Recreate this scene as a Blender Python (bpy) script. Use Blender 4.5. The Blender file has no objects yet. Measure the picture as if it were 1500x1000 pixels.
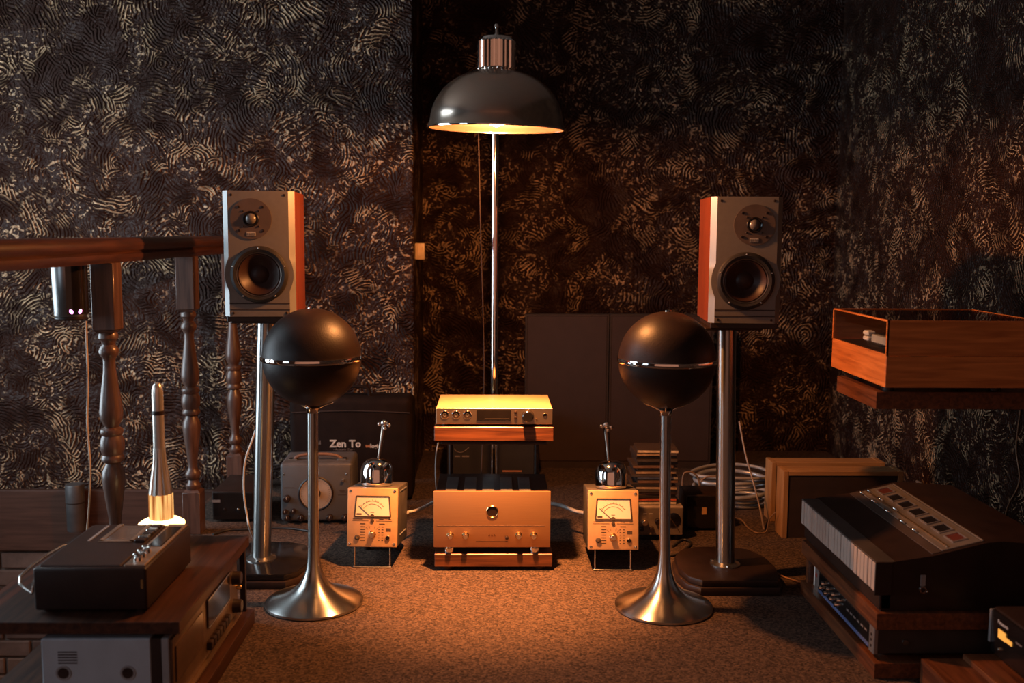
import bpy, bmesh, math, random
from mathutils import Vector, Matrix
random.seed(7)
sc = bpy.context.scene
COL = sc.collection
PI = math.pi

# ------------------------------------------------------------------ camera
F_PX = 1458.0                      # 35 mm lens on a 36 mm wide frame, 1500 px
CAM = Vector((0, 0, 1.06))
PITCH, YAW, ROLL = math.radians(6.25), math.radians(1.15), math.radians(0.35)
fw = Vector((math.sin(YAW)*math.cos(PITCH), math.cos(YAW)*math.cos(PITCH), -math.sin(PITCH)))
r0 = Vector((math.cos(YAW), -math.sin(YAW), 0))
u0 = r0.cross(fw)
rt = r0*math.cos(ROLL) + u0*math.sin(ROLL)
up = -r0*math.sin(ROLL) + u0*math.cos(ROLL)
cam = bpy.data.cameras.new('camera'); cam.lens = 35; cam.sensor_width = 36
cam_o = bpy.data.objects.new('camera', cam); COL.objects.link(cam_o)
cam_o.matrix_world = Matrix(((rt.x, up.x, -fw.x, CAM.x), (rt.y, up.y, -fw.y, CAM.y), (rt.z, up.z, -fw.z, CAM.z), (0, 0, 0, 1)))
cam.clip_start = .05
cam.dof.use_dof = True; cam.dof.focus_distance = 3.1; cam.dof.aperture_fstop = 2.8
sc.camera = cam_o

def ray(px, py): return fw + rt*((px-750)/F_PX) + up*((500-py)/F_PX)
def atY(px, py, Y): d = ray(px, py); return CAM + d*((Y-CAM.y)/d.y)
def atZ(px, py, Z): d = ray(px, py); return CAM + d*((Z-CAM.z)/d.z)
def atX(px, py, X): d = ray(px, py); return CAM + d*((X-CAM.x)/d.x)

# ------------------------------------------------------------------ light
w = bpy.data.worlds.new('world'); sc.world = w; w.use_nodes = True
bg = w.node_tree.nodes['Background']
bg.inputs[0].default_value = (1.0, .42, .26, 1); bg.inputs[1].default_value = .42
sc.view_settings.view_transform = 'Standard'; sc.view_settings.look = 'None'
sc.view_settings.exposure = 0; sc.view_settings.gamma = 1; sc.view_settings.use_curve_mapping = False

LAMP_Y = 2.80
def light(name, kind, loc, energy, color, **k):
    l = bpy.data.lights.new(name, kind); l.energy = energy; l.color = color
    for a, b in k.items(): setattr(l, a, b)
    o = bpy.data.objects.new(name, l); COL.objects.link(o); o.location = loc
    return o
# daylight through the window in the left wall (sits in the window opening)
wl = light('window_left_offscreen', 'AREA', (-2.74, 3.0, 1.25), 72, (.70, .88, 1.0), shape='RECTANGLE', size=2.1, size_y=1.25)
wl.rotation_euler = (0, math.radians(-90), 0)
wl2 = light('window_left_front_offscreen', 'AREA', (-2.74, .75, 1.25), 16, (.62, .83, 1.0), shape='RECTANGLE', size=1.4, size_y=1.0)
wl2.rotation_euler = (0, math.radians(-90), 0)

# ------------------------------------------------------------------ materials
def nodes_of(m): return m.node_tree.nodes, m.node_tree.links
MATS = {}
def mat(name, col, rough=.5, metal=0, var=.25, scale=18, bump=0, bscale=120, spec=.5, emit=None, estr=0, coat=0, aniso=0, stretch=None):
    if name in MATS: return MATS[name]
    m = bpy.data.materials.new(name); m.use_nodes = True; n, l = nodes_of(m)
    b = n['Principled BSDF']
    b.inputs['Roughness'].default_value = rough; b.inputs['Metallic'].default_value = metal
    b.inputs['Specular IOR Level'].default_value = spec
    if coat: b.inputs['Coat Weight'].default_value = coat; b.inputs['Coat Roughness'].default_value = .12
    tc = n.new('ShaderNodeTexCoord'); mp = n.new('ShaderNodeMapping'); l.new(tc.outputs['Object'], mp.inputs['Vector'])
    if stretch: mp.inputs['Scale'].default_value = stretch
    nz = n.new('ShaderNodeTexNoise'); nz.inputs['Scale'].default_value = scale; nz.inputs['Detail'].default_value = 6
    l.new(mp.outputs[0], nz.inputs['Vector'])
    rp = n.new('ShaderNodeValToRGB'); rp.color_ramp.elements[0].position = .3; rp.color_ramp.elements[1].position = .7
    c = Vector(col); rp.color_ramp.elements[0].color = (*(c*(1-var)), 1); rp.color_ramp.elements[1].color = (*[min(1, x) for x in c*(1+var)], 1)
    l.new(nz.outputs['Fac'], rp.inputs[0]); l.new(rp.outputs[0], b.inputs['Base Color'])
    if bump:
        n2 = n.new('ShaderNodeTexNoise'); n2.inputs['Scale'].default_value = bscale; n2.inputs['Detail'].default_value = 4
        l.new(mp.outputs[0], n2.inputs['Vector'])
        bp = n.new('ShaderNodeBump'); bp.inputs['Strength'].default_value = bump; bp.inputs['Distance'].default_value = .002
        l.new(n2.outputs['Fac'], bp.inputs['Height']); l.new(bp.outputs[0], b.inputs['Normal'])
    if emit: b.inputs['Emission Color'].default_value = (*emit, 1); b.inputs['Emission Strength'].default_value = estr
    MATS[name] = m; return m
def wood(name, dark, lightc, axis='X', scale=6, rough=.4, coat=.2):
    if name in MATS: return MATS[name]
    m = bpy.data.materials.new(name); m.use_nodes = True; n, l = nodes_of(m); b = n['Principled BSDF']
    b.inputs['Roughness'].default_value = rough; b.inputs['Coat Weight'].default_value = coat; b.inputs['Coat Roughness'].default_value = .2; b.inputs['Specular IOR Level'].default_value = .5 if coat else .22
    tc = n.new('ShaderNodeTexCoord'); mp = n.new('ShaderNodeMapping'); l.new(tc.outputs['Object'], mp.inputs['Vector'])
    s = [14, 14, 14]; s['XYZ'.index(axis)] = .9; mp.inputs['Scale'].default_value = s
    nz = n.new('ShaderNodeTexNoise'); nz.inputs['Scale'].default_value = scale; nz.inputs['Detail'].default_value = 8; nz.inputs['Distortion'].default_value = .6
    l.new(mp.outputs[0], nz.inputs['Vector'])
    rp = n.new('ShaderNodeValToRGB'); rp.color_ramp.elements[0].position = .32; rp.color_ramp.elements[1].position = .68
    rp.color_ramp.elements[0].color = (*dark, 1); rp.color_ramp.elements[1].color = (*lightc, 1)
    l.new(nz.outputs['Fac'], rp.inputs[0]); l.new(rp.outputs[0], b.inputs['Base Color'])
    bp = n.new('ShaderNodeBump'); bp.inputs['Strength'].default_value = .15; bp.inputs['Distance'].default_value = .001
    l.new(nz.outputs['Fac'], bp.inputs['Height']); l.new(bp.outputs[0], b.inputs['Normal'])
    MATS[name] = m; return m
def glass(name, col=(1, 1, 1), rough=.02, alpha=.25):
    if name in MATS: return MATS[name]
    m = bpy.data.materials.new(name); m.use_nodes = True; n, l = nodes_of(m)
    out = n['Material Output']; n.remove(n['Principled BSDF'])
    tr = n.new('ShaderNodeBsdfTransparent'); tr.inputs[0].default_value = (*col, 1)
    gl = n.new('ShaderNodeBsdfGlossy'); gl.inputs['Roughness'].default_value = rough
    lw = n.new('ShaderNodeLayerWeight'); lw.inputs[0].default_value = .5
    pw = n.new('ShaderNodeMath'); pw.operation = 'POWER'; pw.inputs[1].default_value = 5; l.new(lw.outputs['Facing'], pw.inputs[0])
    fr = n.new('ShaderNodeMath'); fr.operation = 'MULTIPLY_ADD'; fr.inputs[1].default_value = .6; fr.inputs[2].default_value = .03; l.new(pw.outputs[0], fr.inputs[0])
    mx = n.new('ShaderNodeMixShader'); l.new(fr.outputs[0], mx.inputs[0]); l.new(tr.outputs[0], mx.inputs[1]); l.new(gl.outputs[0], mx.inputs[2])
    l.new(mx.outputs[0], out.inputs[0]); MATS[name] = m; return m

CREST = (.68, .46, .28)
def swirl(name, plane, fine=1.0, crest_col=CREST, rough=.36, spec=.20):
    """combed plaster wall: fans of concentric ridges under dark glossy paint with bronze-rubbed crests"""
    m = bpy.data.materials.new(name); m.use_nodes = True; n, l = nodes_of(m); b = n['Principled BSDF']
    def math_(op, a, c=None, cl=False):
        k = n.new('ShaderNodeMath'); k.operation = op; k.use_clamp = cl
        for i, v in enumerate((a, c)):
            if v is None: continue
            if isinstance(v, (int, float)): k.inputs[i].default_value = v
            else: l.new(v, k.inputs[i])
        return k.outputs[0]
    def vm(op, a, c):
        k = n.new('ShaderNodeVectorMath'); k.operation = op
        for i, v in enumerate((a, c)):
            if isinstance(v, tuple): k.inputs[i].default_value = v
            elif isinstance(v, (int, float)): k.inputs[3].default_value = v
            else: l.new(v, k.inputs[i])
        return k.outputs['Value'] if op in ('LENGTH', 'DISTANCE') else k.outputs[0]
    tc = n.new('ShaderNodeTexCoord'); sx = n.new('ShaderNodeSeparateXYZ'); l.new(tc.outputs['Object'], sx.inputs[0])
    cb = n.new('ShaderNodeCombineXYZ'); l.new(math_('ADD', sx.outputs[0], sx.outputs[1]), cb.inputs[0]); l.new(sx.outputs[2], cb.inputs[1])
    P = cb.outputs[0]
    def noise(scale, detail=3, out='Fac', vec=None, dist=0):
        k = n.new('ShaderNodeTexNoise'); k.inputs['Scale'].default_value = scale; k.inputs['Detail'].default_value = detail
        k.inputs['Distortion'].default_value = dist
        l.new(vec or P, k.inputs['Vector']); return k.outputs[out]
    wob = vm('SUBTRACT', noise(7, 3, 'Color'), (.5, .5, .5))
    wob2 = vm('SUBTRACT', noise(38, 2, 'Color'), (.5, .5, .5))
    Pw = vm('ADD', vm('ADD', P, vm('SCALE', wob, .075)), vm('SCALE', wob2, .007))
    def fan(scale, k, off):
        s = n.new('ShaderNodeVectorMath'); s.operation = 'SCALE'; s.inputs[3].default_value = scale; l.new(vm('ADD', Pw, off), s.inputs[0])
        v = n.new('ShaderNodeTexVoronoi'); v.voronoi_dimensions = '2D'; v.inputs['Scale'].default_value = 1; l.new(s.outputs[0], v.inputs['Vector'])
        cen = vm('ADD', v.outputs['Position'], vm('SCALE', vm('SUBTRACT', v.outputs['Color'], (.5, .5, .5)), 1.1))
        sep = n.new('ShaderNodeSeparateXYZ'); l.new(vm('SUBTRACT', s.outputs[0], cen), sep.inputs[0])
        c2 = n.new('ShaderNodeCombineXYZ'); l.new(sep.outputs[0], c2.inputs[0]); l.new(sep.outputs[1], c2.inputs[1])
        d = vm('LENGTH', c2.outputs[0], (0, 0, 0))
        return math_('MULTIPLY', math_('ADD', math_('SINE', math_('MULTIPLY', d, k)), 1), .5)
    # ring spacing = 2*pi/(k*scale) metres
    a = fan(2.8, 2*PI/(.0155*fine*2.8), (0, 0, 0)); c = fan(5.2, 2*PI/(.0140*fine*5.2), (3.1, 1.7, 0)); e = fan(11, 2*PI/(.0125*fine*11), (7.3, 5.2, 0))
    def mix(f, x, y):
        k = n.new('ShaderNodeMix'); k.data_type = 'FLOAT'; l.new(f, k.inputs[0]); l.new(x, k.inputs[2]); l.new(y, k.inputs[3]); return k.outputs[0]
    def step(x, lo, hi):
        k = n.new('ShaderNodeMapRange'); k.inputs[1].default_value = lo; k.inputs[2].default_value = hi; l.new(x, k.inputs[0]); return k.outputs[0]
    h = mix(step(noise(5.5, 2), .47, .53), a, c); h = mix(step(noise(8.5, 2, vec=vm('ADD', P, (9, 4, 0))), .54, .58), h, e)
    amp = step(noise(9, 3, vec=vm('ADD', P, (2, 8, 0))), .40, .60)            # plaster thickness varies
    blob = noise(55/fine, 3, dist=1.5)
    fleck = noise(34/fine, 4, vec=vm('ADD', P, (4, 3, 0)), dist=2.0)
    ring = math_('MULTIPLY', h, math_('ADD', math_('MULTIPLY', amp, .85), .15))
    hgt = math_('ADD', ring, math_('MULTIPLY', blob, .9))
    big = noise(8, 3, vec=vm('ADD', P, (5, 1, 0)))
    hh = math_('ADD', hgt, math_('MULTIPLY', big, 3.0))
    bp = n.new('ShaderNodeBump'); bp.inputs['Strength'].default_value = 1.0; bp.inputs['Distance'].default_value = .012
    l.new(hh, bp.inputs['Height']); l.new(bp.outputs[0], b.inputs['Normal'])
    # bronze paint dragged over the crests, in patches
    patch = noise(5.2, 6, vec=vm('ADD', P, (1, 6, 0)), dist=.8)
    c1 = math_('MULTIPLY', step(math_('ADD', ring, math_('MULTIPLY', math_('SUBTRACT', blob, .5), 1.1)), .62, .78), step(patch, .465, .57))
    c2 = math_('MULTIPLY', step(fleck, .58, .63), step(patch, .43, .55))
    crest = math_('MAXIMUM', c1, math_('MULTIPLY', c2, .7))
    mc = n.new('ShaderNodeMix'); mc.data_type = 'RGBA'; l.new(crest, mc.inputs[0])
    mc.inputs[6].default_value = (.027, .0115, .008, 1); mc.inputs[7].default_value = (*crest_col, 1)
    l.new(mc.outputs[2], b.inputs['Base Color'])
    mr = n.new('ShaderNodeMapRange'); mr.inputs[3].default_value = 0; mr.inputs[4].default_value = .35; l.new(crest, mr.inputs[0]); l.new(mr.outputs[0], b.inputs['Metallic'])
    b.inputs['Roughness'].default_value = rough; b.inputs['Specular IOR Level'].default_value = spec
    return m

# colours (albedo of the things themselves)
M_SWIRL = swirl('combed_plaster_back', 'XZ'); M_SWIRL_S = M_SWIRL
BLK = mat('black_plastic', (.020, .010, .0075), .45, spec=.35)
BLKG = mat('black_gloss', (.010, .008, .008), .15)
BLKM = mat('black_matt', (.024, .012, .009), .75, bump=.2)
VINYL = mat('black_vinyl', (.016, .008, .0065), .43, spec=.3, bump=.25, bscale=260)
POLE = mat('turned_steel', (.40, .40, .39), .28, 1, var=.06)
_n, _l = nodes_of(POLE); _t = _n.new('ShaderNodeTangent'); _t.direction_type = 'RADIAL'; _t.axis = 'Z'
_b = _n['Principled BSDF']; _l.new(_t.outputs[0], _b.inputs['Tangent']); _b.inputs['Anisotropic'].default_value = .85; _b.inputs['Anisotropic Rotation'].default_value = .25
CHROME = mat('chrome', (.75, .74, .72), .07, 1, var=.04)
STEEL = mat('brushed_steel', (.52, .50, .47), .27, 1, var=.12, scale=40, stretch=(1, 1, 12))
SATIN = mat('satin_steel', (.42, .41, .40), .32, 1, var=.08)
ALU = mat('brushed_aluminium', (.62, .47, .32), .34, 1, var=.08, scale=30, stretch=(1, 1, 40))
ALUB = mat('painted_aluminium', (.56, .34, .18), .42, .2, var=.08, scale=40)
GOLD = mat('gold', (.75, .50, .22), .2, 1, var=.08)
GREYM = mat('grey_painted_metal', (.23, .23, .24), .5, .2, var=.1)
DGREY = mat('dark_grey_metal', (.07, .065, .065), .5, .3)
CREAM = mat('cream_paper', (.80, .74, .60), .6, var=.04)
WHITE = mat('white_paint', (.75, .72, .68), .5, var=.05)
IVORY = mat('ivory_plastic', (.40, .33, .29), .35, var=.08)
WALNUT = wood('walnut', (.055, .016, .007), (.17, .055, .020), 'X')
WALNUTY = wood('walnut_along_depth', (.055, .016, .007), (.17, .055, .020), 'Y')
DWOODY = WALNUTY
SHELFW = wood('dark_stained_wood', (.022, .008, .005), (.060, .022, .011), 'Y', rough=.5, coat=0)
RAILW = wood('rail_wood', (.028, .009, .006), (.070, .023, .012), 'Y')
POSTW = wood('turned_wood', (.050, .024, .018), (.115, .058, .040), 'Z')
CHERRY = wood('cherry_veneer', (.12, .023, .010), (.20, .042, .017), 'Z', rough=.35)
TEAK = wood('teak_veneer', (.36, .10, .022), (.62, .20, .05), 'X', rough=.3)
TEAKX = wood('teak_veneer_side', (.36, .10, .022), (.62, .20, .05), 'Y', rough=.3)
PINE = wood('pine', (.28, .14, .055), (.44, .24, .10), 'Z', rough=.5)
PINEX = wood('pine_along_width', (.28, .14, .055), (.44, .24, .10), 'X', rough=.5)
FASCIA = wood('fascia_wood', (.045, .020, .013), (.075, .034, .022), 'X', rough=.6, coat=0)
SMOKE = glass('smoked_acrylic', (.45, .40, .38)); CLEAR = glass('clear_glass', (.93, .93, .92))

# ------------------------------------------------------------------ mesh helpers
class MB:
    def __init__(s): s.bm = bmesh.new()
    def box(s, x0, x1, y0, y1, z0, z1, bev=0, seg=2):
        r = bmesh.ops.create_cube(s.bm, size=1)['verts']
        for v in r:
            v.co = Vector((x0 if v.co.x < 0 else x1, y0 if v.co.y < 0 else y1, z0 if v.co.z < 0 else z1))
        if bev:
            es = list({e for v in r for e in v.link_edges})
            bmesh.ops.bevel(s.bm, geom=es, offset=bev, segments=seg, affect='EDGES', profile=.5)
        return s
    def lathe(s, prof, seg=40, M=None, flip=False):
        M = M or Matrix.Identity(4); rings = []
        for r, z in prof:
            if r < 1e-6: rings.append([s.bm.verts.new(M @ Vector((0, 0, z)))])
            else: rings.append([s.bm.verts.new(M @ Vector((r*math.cos(2*PI*i/seg), r*math.sin(2*PI*i/seg), z))) for i in range(seg)])
        for a, b in zip(rings, rings[1:]):
            if len(a) == 1 and len(b) == 1: continue
            for i in range(seg):
                j = (i+1) % seg
                if len(a) == 1: s.bm.faces.new((a[0], b[i], b[j]))
                elif len(b) == 1: s.bm.faces.new((a[i], a[j], b[0]))
                else: s.bm.faces.new((a[i], a[j], b[j], b[i]))
        return s
    def cyl(s, p0, p1, r, r1=None, seg=20):
        p0, p1 = Vector(p0), Vector(p1); d = p1-p0; q = d.to_track_quat('Z', 'Y').to_matrix().to_4x4(); q.translation = p0
        L = d.length; r1 = r if r1 is None else r1
        return s.lathe([(0, 0), (r, 0), (r1, L), (0, L)], seg, q)
    def turn(s, p0, dirv, prof, seg=28):
        q = Vector(dirv).to_track_quat('Z', 'Y').to_matrix().to_4x4(); q.translation = Vector(p0); return s.lathe(prof, seg, q)
    def ball(s, c, r, seg=20, sx=1, sy=1, sz=1):
        n = 12; M = Matrix.Translation(Vector(c)) @ Matrix.Diagonal((sx, sy, sz, 1))
        return s.lathe([(r*math.sin(PI*i/n), -r*math.cos(PI*i/n)) for i in range(n+1)], seg, M)
    def tube(s, pts, r, seg=8, sm=6):
        pts = [Vector(p) for p in pts]
        if sm and len(pts) > 2:
            q = [pts[0]*2-pts[1]] + pts + [pts[-1]*2-pts[-2]]; o = []
            for i in range(1, len(q)-2):
                for k in range(sm):
                    t = k/sm; a, b, c, d = q[i-1:i+3]
                    o.append(.5*((2*b)+(c-a)*t+(2*a-5*b+4*c-d)*t*t+(3*b-a-3*c+d)*t**3))
            pts = o + [pts[-1]]
        rings = []; prev = None
        for i, p in enumerate(pts):
            t = (pts[min(i+1, len(pts)-1)]-pts[max(i-1, 0)]).normalized()
            if prev is None: nrm = t.orthogonal().normalized()
            else: nrm = (prev - t*prev.dot(t)).normalized()
            prev = nrm; bi = t.cross(nrm)
            rings.append([s.bm.verts.new(p + (nrm*math.cos(2*PI*k/seg)+bi*math.sin(2*PI*k/seg))*r) for k in range(seg)])
        for a, b in zip(rings, rings[1:]):
            for k in range(seg): s.bm.faces.new((a[k], a[(k+1) % seg], b[(k+1) % seg], b[k]))
        s.bm.faces.new(rings[0][::-1]); s.bm.faces.new(rings[-1]); return s
    def prism(s, pts, a, b, axis='Z', bev=0):
        """outline in the two other axes, extruded a..b along axis"""
        def mk(u, v, t): return {'Z': (u, v, t), 'Y': (u, t, v), 'X': (t, u, v)}[axis]
        A = [s.bm.verts.new(mk(u, v, a)) for u, v in pts]; B = [s.bm.verts.new(mk(u, v, b)) for u, v in pts]
        n = len(pts); fs = [s.bm.faces.new(A[::-1]), s.bm.faces.new(B)]
        for i in range(n): fs.append(s.bm.faces.new((A[i], A[(i+1) % n], B[(i+1) % n], B[i])))
        if bev:
            es = [e for f in fs[:2] for e in f.edges]
            bmesh.ops.bevel(s.bm, geom=es, offset=bev, segments=2, affect='EDGES', profile=.5)
        return s
    def loft(s, A, B):
        a = [s.bm.verts.new(p) for p in A]; b = [s.bm.verts.new(p) for p in B]; n = len(A)
        for i in range(n): s.bm.faces.new((a[i], a[(i+1) % n], b[(i+1) % n], b[i]))
        s.bm.faces.new(a[::-1]); s.bm.faces.new(b); return s
    def xf(s, M):
        bmesh.ops.transform(s.bm, matrix=M, verts=s.bm.verts); return s
    def build(s, name, m, parent=None, smooth=35):
        bmesh.ops.recalc_face_normals(s.bm, faces=s.bm.faces)
        me = bpy.data.meshes.new(name); s.bm.to_mesh(me); s.bm.free()
        if m: me.materials.append(m)
        if smooth:
            for p in me.polygons: p.use_smooth = True
            me.set_sharp_from_angle(angle=math.radians(smooth))
        o = bpy.data.objects.new(name, me); COL.objects.link(o); o.parent = parent
        return o
def tag(o, label, cat, group=None, kind=None):
    o['label'] = label; o['category'] = cat
    if group: o['group'] = group
    if kind: o['kind'] = kind
    return o
def thing(name, label, cat, loc=(0, 0, 0), rz=0, group=None):
    o = bpy.data.objects.new(name, None); COL.objects.link(o); o.empty_display_size = .05
    o.location = loc; o.rotation_euler = (0, 0, rz); return tag(o, label, cat, group)
def struct(name, mb, m, label=None, cat=None, parent=None, smooth=0):
    o = mb.build(name, m, parent, smooth)
    if not parent:
        o['kind'] = 'structure'
        if label: o['label'] = label
        if cat: o['category'] = cat
    return o
def copy_of(o, parent, M=None):
    c = o.copy(); COL.objects.link(c); c.parent = parent
    if M is not None: c.matrix_local = M
    return c
def text(name, s, size, m, parent, loc, rot=(PI/2, 0, 0), depth=.0004, align='CENTER', shear=0, bold=0):
    cu = bpy.data.curves.new(name, 'FONT'); cu.body = s; cu.size = size; cu.extrude = depth; cu.align_x = align; cu.align_y = 'CENTER'
    cu.shear = shear; cu.offset = bold; cu.resolution_u = 2
    t = bpy.data.objects.new(name, cu); COL.objects.link(t)
    me = bpy.data.meshes.new_from_object(t.evaluated_get(bpy.context.evaluated_depsgraph_get()))
    bpy.data.objects.remove(t); me.name = name; me.materials.clear(); me.materials.append(m)
    o = bpy.data.objects.new(name, me); COL.objects.link(o); o.parent = parent; o.location = loc; o.rotation_euler = rot
    return o
FRONT = (0, -1, 0)     # local front of every appliance
def knob(name, x, z, r, L, m, parent, y=0, cap=None):
    mb = MB(); mb.turn((x, y+.0005, z), FRONT, [(0, 0), (r*1.05, 0), (r, L*.15), (r*.93, L*.9), (r*.8, L), (0, L)], 24)
    o = mb.build(name, m, parent)
    if cap: MB().box(x-.0006, x+.0006, y-L-.0006, y-L+.0002, z, z+r*.8).build('pointer', cap, o)
    return o
def ringp(name, x, z, ri, ro, m, parent, y=0, L=.003, seg=32):
    mb = MB(); mb.turn((x, y+.0005, z), FRONT, [(ri, -.002), (ri, L*.5), (ri+(ro-ri)*.4, L), (ro, L*.4), (ro, 0)], seg); return mb.build(name, m, parent)
def disc(name, x, z, r, m, parent, y=0, L=.001, seg=32):
    mb = MB(); mb.turn((x, y+.0005, z), FRONT, [(0, 0), (r, 0), (r, L), (0, L)], seg); return mb.build(name, m, parent)
def screw(x, z, r, parent, m=None, y=0):
    mb = MB(); mb.turn((x, y+.0003, z), FRONT, [(0, 0), (r, 0), (r, .0012), (r*.6, .002), (r*.55, .0012), (0, .0012)], 14); return mb.build('screw', m or STEEL, parent)
def bar(x0, x1, z0, z1, m, parent, name='print', y=0, L=.0006): return MB().box(x0, x1, y-L, y+.0004, z0, z1).build(name, m, parent, 0)

# ------------------------------------------------------------------ setting
D1, D2, XR, XA, XS = 4.2, 4.78, 1.645, -.331, -1.125     # left wall front, alcove back, right wall, alcove edge, stairwell edge
carpet = bpy.data.materials.new('speckled_carpet'); carpet.use_nodes = True
n, l = nodes_of(carpet); b = n['Principled BSDF']; b.inputs['Roughness'].default_value = .95; b.inputs['Specular IOR Level'].default_value = .15
tc = n.new('ShaderNodeTexCoord')
v1 = n.new('ShaderNodeTexVoronoi'); v1.inputs['Scale'].default_value = 190; l.new(tc.outputs['Object'], v1.inputs['Vector'])
n1 = n.new('ShaderNodeTexNoise'); n1.inputs['Scale'].default_value = 320; n1.inputs['Detail'].default_value = 3; l.new(tc.outputs['Object'], n1.inputs['Vector'])
sx = n.new('ShaderNodeSeparateColor'); l.new(v1.outputs['Color'], sx.inputs[0])
ad = n.new('ShaderNodeMath'); ad.operation = 'MULTIPLY_ADD'; ad.inputs[1].default_value = .55; l.new(sx.outputs[0], ad.inputs[0])
m2 = n.new('ShaderNodeMath'); m2.operation = 'MULTIPLY'; m2.inputs[1].default_value = .5; l.new(n1.outputs['Fac'], m2.inputs[0]); l.new(m2.outputs[0], ad.inputs[2])
rp = n.new('ShaderNodeValToRGB'); e = rp.color_ramp.elements; e[0].position = .2; e[0].color = (.018, .012, .010, 1); e[1].position = .8; e[1].color = (.12, .078, .058, 1)
l.new(ad.outputs[0], rp.inputs[0]); l.new(rp.outputs[0], b.inputs['Base Color'])
bp = n.new('ShaderNodeBump'); bp.inputs['Strength'].default_value = .8; bp.inputs['Distance'].default_value = .006
l.new(ad.outputs[0], bp.inputs['Height']); l.new(bp.outputs[0], b.inputs['Normal'])
mb = MB(); mb.prism([(-2.6, -1.5), (XR, -1.5), (XR, D2), (XA, D2), (XA, D1), (XS, D1), (XS, 2.15), (-2.6, 2.15)], -.16, 0)
struct('floor', mb, carpet, 'speckled brown short pile carpet floor', 'floor')
struct('floor_stairwell', MB().box(-2.6, XS+.05, 2.0, D1, -1.40, -1.30), BLKM, 'dark bottom of the stairwell beside the railing', 'floor')
struct('wall_back', MB().box(XA-.05, XR, D2, D2+.15, -.16, 2.6), M_SWIRL, 'dark combed plaster wall at the back of the alcove', 'wall')
struct('wall_back_left', MB().box(-2.7, XA, D1, D2+.15, -.30, 2.6, .006), M_SWIRL, 'dark combed plaster wall behind the railing', 'wall')
struct('wall_right', MB().box(XR, XR+.15, -1.5, D2+.15, -.16, 2.6), M_SWIRL_S, 'dark rough plaster wall behind the turntable', 'wall')
struct('ceiling', MB().box(-2.85, XR+.15, -1.5, D2+.15, 2.6, 2.7), mat('ceiling_paint', (.22, .17, .14), .8), 'dark ceiling', 'ceiling')
mb = MB()
for a, c in ((-1.5, .25), (1.25, 2.35), (3.65, D2+.15)): mb.box(-2.85, -2.7, a, c, -1.4, 2.6)
for a, c, z0, z1 in ((2.35, 3.65, .15, 2.3), (.25, 1.25, .5, 2.0)): mb.box(-2.85, -2.7, a, c, -1.4, z0); mb.box(-2.85, -2.7, a, c, z1, 2.6)
struct('wall_left', mb, mat('dark_plaster', (.05, .035, .03), .8, bump=.3), 'dark plaster wall with the window', 'wall')
for k, (a, c, z0, z1) in enumerate(((2.35, 3.65, .15, 2.3), (.25, 1.25, .5, 2.0))):
    mb = MB()
    for y in (a, (a+c)/2-.02, c-.04): mb.box(-2.73, -2.68, y, y+.04, z0, z1)
    for z in (z0, z1-.04): mb.box(-2.73, -2.68, a, c, z, z+.04)
    struct('window_%d' % (k+1), mb, mat('window_frame_paint', (.5, .5, .5), .5), ('tall' if k == 0 else 'small') + ' white framed window in the left wall', 'window')
# fascia board and brickwork in the stairwell
struct('trim_1', MB().box(-2.6, XS-.02, D1-.03, D1, -.305, -.04, .004), FASCIA, 'brown wooden board along the foot of the plaster wall', 'trim')
bw = struct('wall_stairwell', MB().box(-2.7, XS+.04, D1, D1+.2, -1.4, -.30), mat('mortar', (.10, .075, .06), .9, bump=.5), 'brick wall down in the stairwell under the board', 'wall')
brickm = [mat('brick_%d' % i, c, .85, bump=.6, bscale=60, var=.3) for i, c in enumerate(((.10, .06, .045), (.14, .085, .06), (.075, .045, .035)))]
bm_ = []
for k in range(3): bm_.append(MB().box(-.108, .108, -.012, .01, -.034, .034, .004, 1).build('brick', brickm[k], bw, 0))
first = [True]*3; r_i = 0
for row in range(13):
    z = -.352 - row*.079
    for c in range(6):
        x = -2.45 + c*.228 + (.114 if row % 2 else 0)
        if x > XS-.12: continue
        k = random.randrange(3)
        o = bm_[k] if first[k] else copy_of(bm_[k], bw); first[k] = False
        o.location = (x, D1-random.uniform(0, .004), z)

# ------------------------------------------------------------------ stair railing
XRAIL = -1.05
rail = thing('stair_railing', 'brown wooden stair railing with turned balusters in front of the plaster wall', 'railing', (XRAIL, 2.73, 0))
prof = [(-.026, 0), (.026, 0), (.034, .010), (.034, .022), (.026, .028), (.036, .036), (.038, .050), (.028, .064), (.010, .068), (-.010, .068), (-.028, .064), (-.038, .050), (-.036, .036), (-.026, .028), (-.034, .022), (-.034, .010)]
MB().prism([(x, z+.972) for x, z in prof], 1.0-2.73, D1-2.73, 'Y').build('handrail', RAILW, rail, 50)
bal = [(.0, .155), (.022, .155), (.026, .163), (.026, .172), (.019, .180), (.017, .190), (.024, .198), (.027, .208), (.024, .218), (.018, .226),
       (.016, .235), (.017, .262), (.022, .300), (.028, .345), (.031, .375), (.029, .396), (.021, .412), (.019, .418), (.029, .424), (.031, .431), (.028, .438),
       (.026, .442), (.031, .455), (.032, .469)]
bal = bal + [(r, .938-z) for r, z in bal[-2::-1]]
def chamf_block(mb, h, z0, z1, ch, low):
    b = h*.62
    lo, hi = (z0, z1-ch) if low else (z0+ch, z1)
    mb.box(-h, h, -h, h, lo, hi, .002, 1)
    A = [(-h, -h), (h, -h), (h, h), (-h, h)]
    z = hi if low else lo; ze = z1 if low else z0
    mb.loft([(x, y, z) for x, y in A], [(x/h*b, y/h*b, ze) for x, y in A])
for i, y in enumerate((2.73, 3.45, 4.03)):
    mb = MB(); mb.lathe(bal, 32); chamf_block(mb, .031, 0, .158, .010, True); chamf_block(mb, .031, .780, .972, .010, False)
    o = mb.build('baluster', POSTW, rail, 40); o.location = (0, y-2.73, 0)

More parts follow.
